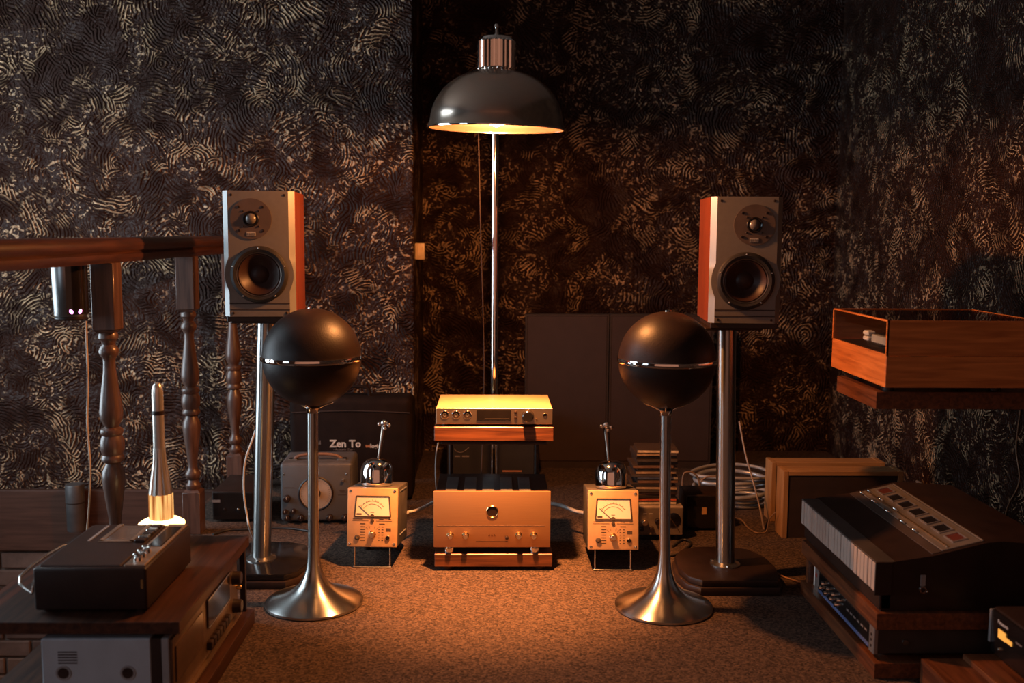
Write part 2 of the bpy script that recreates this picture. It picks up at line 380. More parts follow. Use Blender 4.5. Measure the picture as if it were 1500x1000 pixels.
# gadget clipped under the handrail
p = atY(104, 428, 2.635)
g = thing('smart_camera', 'grey and black cylindrical gadget with two pink lights hanging under the handrail', 'gadget', (p.x, 2.630, .829))
MB().lathe([(0, .003), (.036, .003), (.041, .010), (.044, .125), (.044, .140), (0, .140)], 40).build('body', mat('gunmetal', (.22, .22, .22), .3, .9), g)
MB().lathe([(0, -.004), (.036, -.004), (.040, 0), (.040, .003), (0, .003)], 40).build('base_ring', BLK, g)
A = [-80+k*8 for k in range(12)]
mb = MB()
mb.prism([(.0452*math.cos(math.radians(a)), .0452*math.sin(math.radians(a))) for a in A] + [(.040*math.cos(math.radians(a)), .040*math.sin(math.radians(a))) for a in A[::-1]], .012, .138)
mb.build('black_window', BLKG, g)
pink = mat('pink_led', (.9, .5, .9), .4, emit=(1, .35, .95), estr=3.2)
for a, t in ((-66, .5), (-38, -.5)):
    MB().ball((0, 0, 0), .0055, 12, .45, .8, 1.15).xf(Matrix.Translation((.0455*math.cos(math.radians(a)), .0455*math.sin(math.radians(a)), .020)) @ Matrix.Rotation(math.radians(a), 4, 'Z') @ Matrix.Rotation(t, 4, 'X')).build('indicator_light', pink, g)
MB().cyl((.0, .0, .138), (0, 0, .1428), .012).build('hanger', BLK, g)
cw = mat('beige_cable', (.52, .40, .30), .5)
mb = MB(); mb.tube([atY(126, 470, 2.685), atY(127, 500, 2.68), atY(129, 560, 2.68), atY(128, 620, 2.67), atY(132, 680, 2.67), atY(131, 735, 2.67), atY(127, 790, 2.67), atY(126, 850, 2.67)], .0028)
tag(mb.build('cable', cw, None, 60), 'thin beige cable hanging beside the nearest railing post from the gadget', 'cable')
p = atY(117, 736, D1-.03)
g = thing('pipe_stub', 'dark grey capped cylinder fixed on the brown board beside the railing post', 'pipe', (p.x, D1-.074, -.20))
MB().lathe([(0, 0), (.034, 0), (.036, .004), (.036, .118), (0, .118)], 32).build('body', DGREY, g)
MB().lathe([(0, .124), (.038, .124), (.038, .192), (.034, .199), (0, .199)], 32).build('cap', DGREY, g)
MB().lathe([(.0, .117), (.034, .117), (.034, .126), (0, .126)], 32).build('band', BLK, g)
MB().box(-.02, .02, .02, .044, .06, .09).build('bracket', BLK, g)

# ------------------------------------------------------------------ floor lamp
lx = atY(727, 190, LAMP_Y).x
px_, PY = atY(724, 560, 3.50).x, 3.50
rz_ = atY(727, 189, LAMP_Y).z                     # rim height
k_ = LAMP_Y/F_PX                                  # metres per pixel at the shade
L = thing('floor_lamp', 'tall chrome floor lamp with a domed metal shade behind the amplifier stack', 'floor lamp', (px_, PY, 0))
R = 99*k_
def loc(x, y, z): return Vector((x-px_, y-PY, z))
sc_top = rz_ + 84*k_
Sm = Matrix.Translation(loc(lx, LAMP_Y, rz_)) @ Matrix.Rotation(math.radians(1.0), 4, 'Y') @ Matrix.Rotation(math.radians(2.2), 4, 'X')
outer = [(R*1.0, 0), (R*.985, .010)]
H = 84*k_
outer += [(R*(.965*math.cos(t)**.9), .012+(H-.012)*math.sin(t)**1.0) for t in [i*PI/2/22 for i in range(1, 20)]]
outer = [q for q in outer if q[0] > .036] + [(.036, H-.001)]
dark_shade = mat('polished_dark_metal', (.62, .50, .42), .20, 1, var=.05, scale=6)
inner_g = mat('gold_lining', (.030, .014, .007), .45, 0, var=.15, scale=30)
MB().lathe(outer, 72, Sm).build('lamp_shade', dark_shade, L, 60)
sh = [o for o in L.children if o.name.startswith('lamp_shade')][0]
MB().lathe([(r-.004, z-.002 if z > .011 else z+.001) for r, z in outer], 72, Sm).build('shade_lining', inner_g, sh, 60)
MB().lathe([(R-.0045, -.001), (R+.0005, -.001), (R+.0015, .002), (R+.0005, .004), (R-.0045, .004), (R-.0045, -.001)], 72, Sm).build('shade_rim', CHROME, sh, 60)
# ribbed chrome neck, its cap and the hook
nr = 27*k_; nz0 = rz_+H-.004; nz1 = rz_+125*k_
prof = []
seg = 72
ob = MB(); rings = []
for z in (nz0, nz0+.006, nz1-.006, nz1):
    ring = []
    for i in range(seg):
        rr = nr*(.86 if z in (nz0, nz1) else (1.0 if (i % 3) else .90))
        ring.append(ob.bm.verts.new(loc(lx, LAMP_Y, z) + Vector((rr*math.cos(2*PI*i/seg), rr*math.sin(2*PI*i/seg), 0))))
    rings.append(ring)
for a, c in zip(rings, rings[1:]):
    for i in range(seg): ob.bm.faces.new((a[i], a[(i+1) % seg], c[(i+1) % seg], c[i]))
ob.bm.faces.new(rings[-1]); ob.bm.faces.new(rings[0][::-1])
ob.build('ribbed_neck', CHROME, L, 25)
MB().lathe([(0, nz1), (nr*.84, nz1), (nr*.78, nz1+.006), (.012, nz1+.012), (.006, nz1+.014), (.0045, nz1+.030), (.007, nz1+.034), (.006, nz1+.041), (0, nz1+.044)], 32, Matrix.Translation(loc(lx, LAMP_Y, 0))).build('finial', CHROME, L)
zarm = nz0+.045
MB().tube([loc(lx, LAMP_Y+nr*.7, zarm), loc(lx, LAMP_Y+.2, zarm), loc(px_, PY-.10, zarm), loc(px_, PY-.03, zarm-.012), loc(px_, PY, zarm-.05)], .0105, 14).build('arm', STEEL, L, 60)
MB().cyl(loc(px_, PY, .02), loc(px_, PY, zarm-.045), .0125, seg=24).build('pole', CHROME, L)
MB().lathe([(0, 0), (.14, 0), (.14, .012), (.13, .018), (.02, .026), (.013, .04), (0, .04)], 48).build('base', STEEL, L)
MB().lathe([(0, -.052), (.020, -.046), (.030, -.028), (.031, -.008), (.022, .018), (.014, .034), (.014, .05), (0, .05)], 28, Matrix.Translation(loc(lx, LAMP_Y, rz_+.058))).build('bulb', mat('lit_bulb', (1, .8, .5), .3, emit=(1, .50, .17), estr=3), L)
MB().cyl(loc(lx, LAMP_Y, rz_+.10), loc(lx, LAMP_Y, rz_+H-.002), .016).build('socket', BLK, L)
MB().tube([loc(lx-.05, LAMP_Y+.20, rz_+.02), atY(701, 200, 3.2)-Vector((px_, PY, 0)), atY(704, 330, 3.3)-Vector((px_, PY, 0)), atY(708, 470, 3.42)-Vector((px_, PY, 0)), atY(709, 572, 3.47)-Vector((px_, PY, 0)), loc(px_-.05, PY, .03)], .0022, 6).build('cord', BLKM, L, 60)
WARM = (1.0, .36, .10)
light('lamp_bulb_light', 'POINT', (lx, LAMP_Y, rz_-.002), 88, WARM, shadow_soft_size=.022)
sp = light('lamp_bulb_beam', 'SPOT', (lx, LAMP_Y, rz_-.002), 460, WARM, shadow_soft_size=.03, spot_size=math.radians(58), spot_blend=1.0); sp.rotation_euler = (math.radians(7), 0, 0)

# ------------------------------------------------------------------ wall speakers on stands
GREYB = mat('grey_brown_baffle', (.135, .118, .105), .5, var=.06, scale=60)
CHAMF = mat('satin_silver_edge', (.21, .21, .21), .4, .35, var=.05)
SURR = mat('rubber', (.018, .015, .014), .42)
CONE = mat('brown_cone', (.030, .013, .010), .45, spec=.25, var=.15)
def speaker(label, cx, cy, z0, rz, side):
    s = thing('bookshelf_speaker', label, 'speaker', (cx, cy, z0), rz, 'bookshelf speakers on steel stands')
    W, H_, D = .204, .378, .26; fwid = .172; R_ = .098; wz, tz, tx = .138, .298, .020*side
    MB().box(-W/2, W/2, .0165, D, .016, H_, .001, 1).build('cabinet', CHERRY, s)
    # baffle: front outline swells round the woofer, back outline is the full width
    def outline(half, bulge):
        pts = []; N = 40
        for i in range(N+1):
            z = .016+(H_-.016)*i/N; h = half
            if bulge:
                d2 = R_**2-(z-wz)**2
                if d2 > 0: h = max(h, math.sqrt(d2))
            pts.append((h, z))
        return pts + [(-h, z) for h, z in pts[::-1]]
    fo, bo = outline(fwid/2, True), outline(W/2, False)
    edge = MB(); n_ = len(fo)
    ea = [edge.bm.verts.new((x, 0, z)) for x, z in fo]; eb = [edge.bm.verts.new((math.copysign(max(W/2, 0), x), .0165, z)) for x, z in fo]
    for i in range(n_): edge.bm.faces.new((ea[i], ea[(i+1) % n_], eb[(i+1) % n_], eb[i]))
    edge.build('chamfered_edge', CHAMF, s, 25)
    fb = MB(); bmx = fb.bm
    def loop(pts):
        vs = [bmx.verts.new((x, -.002, z)) for x, z in pts]; return [bmx.edges.new((vs[i], vs[(i+1) % len(vs)])) for i in range(len(vs))]
    es = loop(fo) + loop([(.066*math.cos(2*PI*i/48), wz+.066*math.sin(2*PI*i/48)) for i in range(48)])
    bmesh.ops.triangle_fill(bmx, edges=es, use_beauty=True)
    ex = bmesh.ops.extrude_face_region(bmx, geom=list(bmx.faces))
    for v in [g for g in ex['geom'] if isinstance(g, bmesh.types.BMVert)]: v.co.y = .001
    fr = fb.build('front_baffle', GREYB, s)
    for z in (.036, .054): bar(-fwid/2, fwid/2, z-.0016, z+.0016, BLKM, fr, 'groove', -.0021)
    for x, z in ((-.075, .366), (.075, .366), (-.076, .026), (.076, .026)): screw(x, z, .0038, fr, BLK, -.002)
    MB().box(-W/2+.006, W/2-.006, .003, D-.01, 0, .0165, .002, 1).build('foot_plate', BLK, s)
    # woofer
    wf = MB().turn((0, -.002, wz), FRONT, [(.064, .002), (.066, .007), (.073, .009), (.080, .006), (.083, .0), (.083, -.001)], 56).build('woofer', SURR, s)
    MB().turn((0, -.002, wz), FRONT, [(.0665, .0045), (.064, .0068), (.0615, .006), (.0605, .002)], 56).build('trim_ring', mat('dark_steel_ring', (.30, .26, .23), .3, 1), wf)
    MB().turn((0, -.002, wz), FRONT, [(.0625, .002), (.058, .005), (.052, .001), (.050, -.002), (.026, -.017), (.024, -.0165)], 56).build('cone', CONE, wf)
    MB().turn((0, -.002, wz), FRONT, [(.0255, -.0168), (.020, -.012), (.010, -.009), (0, -.008)], 40).build('dust_cap', CONE, wf)
    for a in (90, 162, 234, 306, 18): screw(.0765*math.cos(math.radians(a)), wz+.0765*math.sin(math.radians(a)), .0028, wf, STEEL, -.009)
    # tweeter
    tw = disc('tweeter', tx, tz, .0585, mat('tweeter_plate', (.075, .050, .040), .5), s, -.002, .003, 48)
    MB().turn((tx, -.005, tz), FRONT, [(.023, 0), (.021, .003), (.0165, .0005), (.015, -.001)], 36).build('tweeter_ring', BLKG, tw)
    MB().turn((tx, -.005, tz), FRONT, [(.0165, -.001), (.014, .003), (.0115, .0055), (.0075, .0085), (.004, .0098), (0, .0102)], 32).build('dome', mat('silk_dome', (.10, .085, .075), .22), tw)
    for a in (45, 135, 225, 315):
        ca, sa = math.cos(math.radians(a)), math.sin(math.radians(a))
        screw(tx+.048*ca, tz+.048*sa, .0042, tw, BLK, -.005); screw(tx+.031*ca, tz+.031*sa, .0030, tw, BLK, -.005)
    pl = bar(tx-.0125, tx+.0125, tz-.049, tz-.037, mat('badge', (.33, .30, .27), .4), tw, 'badge', -.005, .0008)
    for i in range(4): bar(tx-.0115+i*.006, tx-.0075+i*.006, tz-.0475, tz-.0405, GREYB, pl, 'badge_letter', -.0058, .0004)
    return s
def stand(label, top, bot, yc, side):
    t = thing('speaker_stand', label, 'speaker stand', (bot.x, yc, 0), 0, 'steel speaker stands')
    o = Vector((bot.x, yc, 0)); b0 = Vector((0, 0, .045)); t0 = top-o
    out = [(-.105, -.150), (.130, -.150), (.142, -.125), (.158, -.03), (.150, .08), (.115, .155), (.05, .185), (-.05, .185), (-.115, .155), (-.150, .08), (-.158, -.03), (-.140, -.115)]
    if side < 0: out = [(-x, y) for x, y in out[::-1]]
    MB().prism(out, 0, .024, 'Z', .003).build('base', BLK, t)
    MB().prism([(x*.95, y*.95) for x, y in out], .024, .045, 'Z', .004).build('base_top', BLKG if side < 0 else VINYL, t)
    MB().lathe([(0, .045), (.046, .045), (.046, .049), (.036, .052), (.030, .056), (0, .056)], 40).build('collar', SATIN, t)
    for a in (30, 150, 270):
        MB().lathe([(0, .049), (.006, .049), (.006, .054), (0, .056)], 6, Matrix.Translation((.041*math.cos(math.radians(a)), .041*math.sin(math.radians(a)), 0))).build('bolt', STEEL, t)
    MB().cyl(b0, t0-Vector((0, 0, .008)), .0285, seg=40).build('pole', POLE, t)
    MB().box(t0.x-.085, t0.x+.085, t0.y-.09, t0.y+.09, t0.z-.008, t0.z, .002, 1).build('top_plate', BLK, t)
    return t
for side, yc, tp, bt, fx, lab in ((-1, 3.06, (391, 480), (383, 818), (384, 478), 'left'), (1, 3.03, (1064, 488), (1062, 826), (1087, 488), 'right')):
    B = atZ(bt[0], bt[1], .045); z0 = atY(fx[0], fx[1]-8, B.y-.09).z
    T = atY(tp[0], tp[1], B.y); T.z = z0
    other = 'railing' if side < 0 else 'right wall'
    stand('steel tube speaker stand with black base plate by the ' + ('stair railing' if side < 0 else 'coiled cables'), T, B, B.y, side)
    f = atY(fx[0], fx[1], B.y-.10)
    speaker('grey fronted two way speaker with red wooden sides on stand next to the ' + ('handrail' if side < 0 else 'turntable'), f.x, B.y-.12, z0+.0, math.radians(-4.5*side), side)

# ------------------------------------------------------------------ ball speakers
for px, py, by, bx, lab in ((457, 523, 880, 460.5, 'steel pedestal in front of grey oscillator'), (977, 527, 886, 972, 'steel pedestal beside the CD stack')):
    B = atZ(bx, by, .006); yb = B.y; kk = yb/F_PX; c = atY(px, py, yb)
    r = 72*kk
    t = thing('ball_speaker', 'black ball speaker with chrome band on ' + lab, 'speaker', (B.x, yb, 0), 0, 'ball speakers on pedestals')
    dx = c.x-B.x; zc = c.z
    rb = .1385
    base = [(0, 0), (rb-.004, 0), (rb, .003), (rb, .009), (rb-.006, .0135), (.112, .022), (.085, .032), (.060, .044), (.042, .060), (.030, .080), (.0215, .105), (.0172, .135), (.0155, .17)]
    MB().lathe(base, 72).build('foot', POLE, t, 50)
    ztop = zc-r-.012
    MB().cyl((0, 0, .165), (dx, 0, ztop), .0155, .0150, 32).build('pole', POLE, t)
    ctr = Matrix.Translation((dx, 0, zc))
    n_ = 30
    MB().lathe([(r*math.sin(PI*i/(2*n_)), -r*math.cos(PI*i/(2*n_))) for i in range(n_)]+[(r, -.004), (r, 0)], 72, ctr).build('lower_shell', VINYL, t, 60)
    MB().lathe([(r, 0), (r, .004)]+[(r*math.cos(PI*i/(2*n_)), r*math.sin(PI*i/(2*n_))) for i in range(1, n_+1)], 72, ctr).build('upper_shell', VINYL, t, 60)
    MB().lathe([(r-.002, -.0065), (r+.003, -.0065), (r+.004, -.004), (r+.004, .004), (r+.003, .0065), (r-.002, .0065)], 72, ctr).build('band', CHROME, t, 40)
    MB().lathe([(0, r-.001), (.010, r-.001), (.009, r+.003), (.003, r+.006), (0, r+.006)], 20, ctr).build('top_button', CHROME, t)
    MB().lathe([(0, ztop-.008), (.017, ztop-.008), (.018, ztop), (.020, ztop+.006), (.016, ztop+.012), (0, ztop+.014)], 28, Matrix.Translation((dx, 0, 0))).build('neck', CHROME, t)
    for a in (-10, 80, 170, 260):
        ca, sa = math.cos(math.radians(a)), math.sin(math.radians(a))
        q = lambda rr: (dx+rr*ca, rr*sa, zc-math.sqrt(max(r*r-rr*rr, 0))-.001)
        MB().tube([(dx+.014*ca, .014*sa, ztop+.004), q(.035), q(.052), q(.06)], .0032, 8).build('bracket', CHROME, t, 60)

# ------------------------------------------------------------------ hifi rack with two amplifiers
YF = 3.04
xl, xr = atY(636, 640, YF).x, atY(811, 640, YF).x
cx = (xl+xr)/2; hw = (xr-xl)/2
z1t, z1b = atY(720, 625, YF).z, atY(720, 646, YF).z
rack = thing('hifi_rack', 'low walnut two shelf hifi rack in the middle of the carpet', 'rack', (cx, YF, 0))
MB().box(-hw, hw, 0, .30, z1b, z1t, .002, 1).build('upper_shelf', WALNUT, rack)
MB().box(-hw+.02, hw-.02, .01, .29, z1b-.013, z1b-.004, .001, 1).build('shelf_plate', BLK, rack)
z0t, z0b = atY(720, 811, YF).z, atY(720, 830, YF).z
MB().box(-hw, hw, 0, .30, z0b, z0t, .002, 1).build('lower_shelf', WALNUT, rack)
for x in (-hw+.04, hw-.04):
    MB().cyl((x, .275, z0t), (x, .275, z1b-.01), .008).build('post', BLK, rack)
    MB().cyl((x, .275, z1b-.006), (x, .275, z1b+.001), .014).build('post_cap', BLK, rack)
    for y in (.03, .26): MB().lathe([(0, 0), (.02, 0), (.02, z0b), (0, z0b)], 20, Matrix.Translation((x, y, 0))).build('foot', BLK, rack)

def feet(t, pts, z, r, m=BLK):
    for x, y in pts: MB().lathe([(0, 0), (r, 0), (r*1.05, z*.6), (r, z+.001), (0, z+.001)], 20, Matrix.Translation((x, y, 0))).build('foot', m, t)

# upper: headphone amplifier
a0, a1 = atY(638.5, 610, YF), atY(809.5, 610, YF)
zt, zb = atY(720, 597.5, YF).z, atY(720, 621, YF).z
dz = zb-z1t
amp = thing('headphone_amplifier', 'slim silver headphone amplifier with black volume knob on the upper rack shelf', 'amplifier', ((a0.x+a1.x)/2, YF, z1t))
W = a1.x-a0.x; hh = zt-zb
def X(px): return -W/2 + (px-638.5)/171*W
def Z(py): return dz + (621-py)/23.5*hh
MB().box(-W/2+.001, W/2-.001, .007, .26, dz, dz+hh-.0005, .0015, 1).build('case', ALUB, amp)
fp = MB().box(-W/2, W/2, 0, .008, dz, dz+hh, .0012, 1).build('front_panel', ALU, amp)
feet(amp, ((-W/2+.03, .03), (W/2-.03, .03), (-W/2+.03, .22), (W/2-.03, .22)), dz, .012)
for px in (651.5, 668, 684.5):
    j = ringp('headphone_jack', X(px), Z(607.5), .0105, .0135, CHROME, amp)
    disc('socket', X(px), Z(607.5), .0108, BLK, j, 0, .0006); ringp('socket_ring', X(px), Z(607.5), .0035, .006, DGREY, j, 0, .0012)
d = MB().box(X(698), X(748.5), -.0014, .001, Z(616), Z(600.5)).build('display', BLKG, amp)
bar(X(697.5), X(749), Z(616.5), Z(615.2), CHROME, d, 'display_trim', -.0005, .002)
bar(X(710), X(746), Z(613.3), Z(612.6), ALU, d, 'display_line', -.0014, .0004)
for py in (603.5, 611.5): knob('button', X(755.5), Z(py), .0052, .004, BLK, amp)
knob('volume_knob', X(773), Z(608.5), .0185, .022, BLKG, amp)
knob('indicator', X(786), Z(614), .0028, .002, GOLD, amp)
j = ringp('small_jack', X(798.5), Z(607.5), .005, .0068, CHROME, amp); disc('socket', X(798.5), Z(607.5), .0052, BLK, j, 0, .0006)

# lower: power amplifier
a0, a1 = atY(635, 760, YF), atY(806.5, 760, YF); W = a1.x-a0.x
zt, zb = atY(720, 719.5, YF).z, atY(720, 801.5, YF).z; hh = zt-zb; dz = zb-z0t
amp = thing('power_amplifier', 'large brushed gold toned amplifier with four knobs on the lower rack shelf', 'amplifier', ((a0.x+a1.x)/2, YF, z0t))
def X(px): return -W/2 + (px-635)/171.5*W
def Z(py): return dz + (801.5-py)/82*hh
MB().box(-W/2+.006, W/2-.006, .008, .255, dz+.004, dz+hh-.006, .002, 1).build('case', BLK, amp)
for i in range(5):
    x = -W/2+.055+i*.058
    MB().box(x-.019, x+.019, .03, .20, dz+hh-.0065, dz+hh-.004, .0008, 1).build('vent_plate', DGREY, amp)
fp = MB().box(-W/2, W/2, 0, .010, dz, dz+hh, .0025, 2).build('front_panel', mat('brushed_champagne', (.58, .33, .165), .42, .8, var=.07, scale=22, stretch=(.6, 1, 60)), amp)
bar(X(640), X(798), Z(770.2), Z(769.2), CHROME, fp, 'groove_line', 0, .0005)
rr = ringp('round_window', X(721), Z(749), .0165, .0195, GOLD, amp); disc('window_glass', X(721), Z(749), .0168, BLK, rr, 0, .0008)
disc('window_lamp', X(721), Z(756), .003, GOLD, rr, -.0008, .001)
for px in (659.5, 682, 760, 782):
    q = knob('selector_knob', X(px), Z(784), .0088, .016, CHROME, amp); ringp('knob_collar', X(px), Z(784), .009, .0115, GOLD, q, 0, .002)
knob('toggle_switch', X(742.5), Z(787), .0055, .008, BLK, amp)
text('logo', 'A A A', .0085, BLK, fp, (X(720.5), -.0005, Z(783.5)))
bar(X(697), X(744), Z(793), Z(792.4), BLK, fp, 'print_line', 0, .0004)
for px in (658, 784): MB().lathe([(0, 0), (.017, 0), (.018, dz*.6), (.016, dz+.001), (0, dz+.001)], 24, Matrix.Translation((X(px), .025, 0))).build('foot', CHROME, amp)
for x in (-W/2+.05, W/2-.05): MB().lathe([(0, 0), (.017, 0), (.017, dz+.005), (0, dz+.005)], 20, Matrix.Translation((x, .22, 0))).build('foot', CHROME, amp)

# ------------------------------------------------------------------ panel meters with chrome domes
INK = mat('dark_print', (.05, .03, .02), .6)
def meter(label, px, py_bot, yf, rz, domel, lean):
    f0 = atZ(px, py_bot, 0); f0.y = yf
    x0 = atY(px, 805, yf).x
    t = thing('panel_meter', label, 'meter', (x0, yf, 0), rz, 'tilted panel meters')
    w_, h_, d_ = .160, .186, .22; zb_ = .068
    T = Matrix.Translation((0, 0, zb_)) @ Matrix.Rotation(math.radians(-9), 4, 'X')      # leans back on its wire foot
    def put(o): o.matrix_local = T; return o
    put(MB().box(-w_/2, w_/2, .006, d_, -.0, h_, .004, 2).build('case', mat('brown_grey_metal', (.09, .075, .065), .5, .2), t))
    for z in (.03, .17):
        put(MB().box(w_/2-.001, w_/2+.0015, .05, d_-.03, z, z+.004).build('side_rib', GREYM, t))
    fp = put(MB().box(-w_/2, w_/2, -.004, .008, 0, h_, .003, 2).build('front_panel', ALUB, t)); Y = -.004
    for x in (-w_/2+.010, w_/2-.010):
        for z in (.010, h_-.010): screw(x, z, .0045, fp, STEEL, Y)
    # meter window, bezel and scale (wider at the top)
    wz0, wz1 = .096, .160
    fc = MB().prism([(-.056, wz0), (.058, wz0), (.053, wz1), (-.051, wz1)], Y-.0012, Y+.001, 'Y').build('meter_face', CREAM, fp)
    mb = MB()
    for (x0_, z0_), (x1_, z1_) in (((-.051, wz1), (.053, wz1)), ((-.056, wz0), (-.051, wz1)), ((.058, wz0), (.053, wz1)), ((-.056, wz0), (.058, wz0))):
        mb.cyl((x0_, Y-.001, z0_), (x1_, Y-.001, z1_), .0022, seg=8)
    mb.build('bezel', INK, fp)
    for rad in (.046, .038):
        pts = [(rad*math.sin(a)*1.02, Y-.0015, .091+rad*1.18*math.cos(a)) for a in [math.radians(v) for v in range(-48, 49, 8)]]
        MB().tube(pts, .0004, 5, 2).build('scale_arc', INK, fc)
    for i in range(9):
        a = math.radians(-48+12*i); u, v = math.sin(a), math.cos(a)
        MB().tube([(.0465*u, Y-.0015, .091+.0465*1.18*v), (.050*u, Y-.0015, .091+.050*1.18*v)], .0004, 5, 0).build('tick', INK, fc)
    MB().tube([(-.006, Y-.0022, .097), (-.043, Y-.0022, .130)], .0007, 5, 0).build('needle', INK, fc)
    bar(-.050, -.034, .101, .106, INK, fc, 'scale_print', Y-.0012, .0003); bar(-.006, .006, .109, .1105, INK, fc, 'scale_print', Y-.0012, .0003)
    MB().turn((0, Y-.001, .097), FRONT, [(0, 0), (.007, 0), (.007, .001), (0, .0015)], 16).build('needle_hub', INK, fc)
    for x0_, x1_ in ((-.063, -.012), (.012, .063)): bar(x0_, x1_, .0815, .0828, INK, fp, 'print_line', Y, .0004)
    for x0_, x1_ in ((-.062, -.030), (.022, .036), (.052, .060)): bar(x0_, x1_, .0865, .0888, INK, fp, 'print', Y, .0004)
    for x0_, x1_ in ((-.038, -.022), (.022, .040)): bar(x0_, x1_, .0715, .0745, INK, fp, 'print', Y, .0004)
    for r_ in range(6):
        for x0_, x1_ in ((-.037, -.022), (.020, .024), (.030, .036)): bar(x0_, x1_, .020+r_*.0085, .0225+r_*.0085, INK, fp, 'scale_mark', Y, .0004)
    for a in (-40, -20, 20, 40): MB().tube([(.020*math.sin(math.radians(a)), Y-.0003, .040+.020*math.cos(math.radians(a))), (.030*math.sin(math.radians(a)), Y-.0003, .040+.030*math.cos(math.radians(a)))], .0005, 4, 0).build('scale_mark', INK, fp)
    bar(.044, .060, .050, .060, INK, fp, 'label_plate', Y, .0005)
    knob('zero_screw', 0, .0822, .006, .003, INK, fp, Y)
    q = ringp('selector_ring', .0, .040, .009, .0125, GOLD, fp, Y, .004); knob('selector_knob', 0, .040, .0095, .014, ALU, q, Y-.001, INK)
    q = knob('terminal', -.047, .030, .0085, .006, INK, fp, Y); disc('terminal_pin', -.047, .030, .003, GOLD, q, Y-.006)
    q = ringp('input_jack', .050, .030, .005, .0085, CHROME, fp, Y, .005); disc('jack_hole', .050, .030, .005, BLK, q, Y)
    # wire foot
    MB().tube([(-.056, .006, zb_+.006), (-.056, .0, .010), (-.052, -.002, .0035), (.052, -.002, .0035), (.056, .0, .010), (.056, .006, zb_+.006)], .0026, 8, 4).build('wire_foot', STEEL, t, 60)
    for x in (-.05, .05): MB().lathe([(0, 0), (.012, 0), (.012, zb_-.03), (0, zb_-.03)], 16, Matrix.Translation((x, d_-.035, 0))).build('rear_foot', BLK, t)
    # chrome dome ornament on top
    dm = thing('chrome_dome', domel, 'ornament', (x0, yf, 0), rz, 'chrome domes on the meters')
    D = T @ Matrix.Translation((0, .070, h_+.0005))
    pr = [(0, .0), (.046, 0), (.049, .004), (.050, .012), (.050, .045), (.047, .060), (.041, .072), (.031, .080), (.018, .084), (0, .085)]
    pr = [(r*1.05, z*1.06) for r, z in pr]
    MB().lathe(pr, 56).build('dome', CHROME, dm, 60).matrix_local = D
    s1 = atY(lean[0], lean[1], yf+.17); s1 = Matrix.Rotation(-rz, 4, 'Z') @ (s1-Vector((x0, yf, 0)))
    s0 = Matrix.Rotation(-rz, 4, 'Z') @ (atY(lean[2], lean[3], yf+.13)-Vector((x0, yf, 0)))
    st = MB().cyl(s0-Vector((0, 0, .012)), s1, .0040, .0100, 16).build('stem', mat('dark_chrome', (.22, .17, .14), .2, 1), dm)
    MB().ball(s1+Vector((0, 0, .010)), .0125).build('ball', CHROME, dm)
    for a, rr, dz_ in ((200, .017, .008), (-20, .017, .004), (120, .014, .002), (285, .013, -.006)):
        MB().ball(s1+Vector((rr*math.cos(math.radians(a)), rr*math.sin(math.radians(a))*.6, dz_)), .0068).build('ball', CHROME, dm)
    return t
meter('silver panel meter with cream dial, standing in front of the black lettered case', 545, 831, 3.07, math.radians(-3.0), 'shiny chrome dome with thin ball tipped stem on meter near the grey oscillator', (563, 624, 552, 682))
meter('silver panel meter with cream dial, standing beside the CD stack', 898, 835, 3.04, math.radians(-1.5), 'shiny chrome dome with thin ball tipped stem on meter by CDs', (888, 627, 893, 688))

# ------------------------------------------------------------------ oscillator and the black bag behind it
yo = 3.55
f0, f1 = atY(411, 730, yo), atY(517, 730, yo); W = f1.x-f0.x; zt = atY(460, 678, yo).z; zb = atY(460, 764, yo).z; hh = zt-zb
os_ = thing('oscillator', 'grey measuring oscillator with a large round dial behind the ball speaker pole', 'instrument', ((f0.x+f1.x)/2, yo, 0), math.radians(2))
def X(px): return -W/2 + (px-411)/106*W
def Z(py): return zb + (764-py)/86*hh
MB().box(-W/2, W/2, 0, .20, zb, zt, .014, 4).build('case', mat('slate_enamel', (.10, .095, .10), .5, .2), os_)
fp = MB().box(-W/2+.008, W/2-.008, -.003, .004, zb+.008, zt-.010, .004, 2).build('front_panel', mat('light_grey_panel', (.115, .11, .112), .45, .3, var=.06), os_)
Y = -.003
dl = disc('dial', X(463), Z(722), .058, mat('dial_paper', (.36, .28, .22), .5), os_, Y, .003, 56); ringp('dial_ring', X(463), Z(722), .057, .064, BLK, dl, Y, .006, 56)
for i in range(40):
    a = 2*PI*i/40; u, v = math.cos(a), math.sin(a)
    MB().tube([(X(463)+.047*u, Y-.0034, Z(722)+.047*v), (X(463)+.053*u, Y-.0034, Z(722)+.053*v)], .0004, 4, 0).build('dial_tick', INK, dl)
knob('dial_knob', X(463), Z(722), .017, .014, BLK, dl, Y-.003)
for px, py, r in ((421, 729, .013), (418, 748, .009), (430, 747, .009), (421, 757, .010), (441, 757, .012), (483, 757, .012), (505, 757, .012)): knob('knob', X(px), Z(py), r, .016, BLK, os_, Y, WHITE)
knob('lamp_lens', X(503), Z(703), .006, .01, CHROME, os_, Y)
for px, py in ((417, 694), (508, 694)): screw(X(px), Z(py), .004, fp, STEEL, Y)
text('brand', 'TESLA', .0125, INK, fp, (X(504), Y-.0002, Z(719.5)), bold=.0003)
bar(X(495), X(512), Z(725), Z(724), INK, fp, 'print', Y, .0003); bar(X(417), X(432), Z(714), Z(713), INK, fp, 'print', Y, .0003)
MB().tube([(X(428), .06, zt-.001), (X(432), .06, zt+.010), (X(445), .06, zt+.018), (X(470), .06, zt+.020), (X(490), .06, zt+.014), (X(500), .06, zt-.001)], .006, 8).build('handle', mat('tan_leather', (.20, .10, .06), .5), os_, 60)
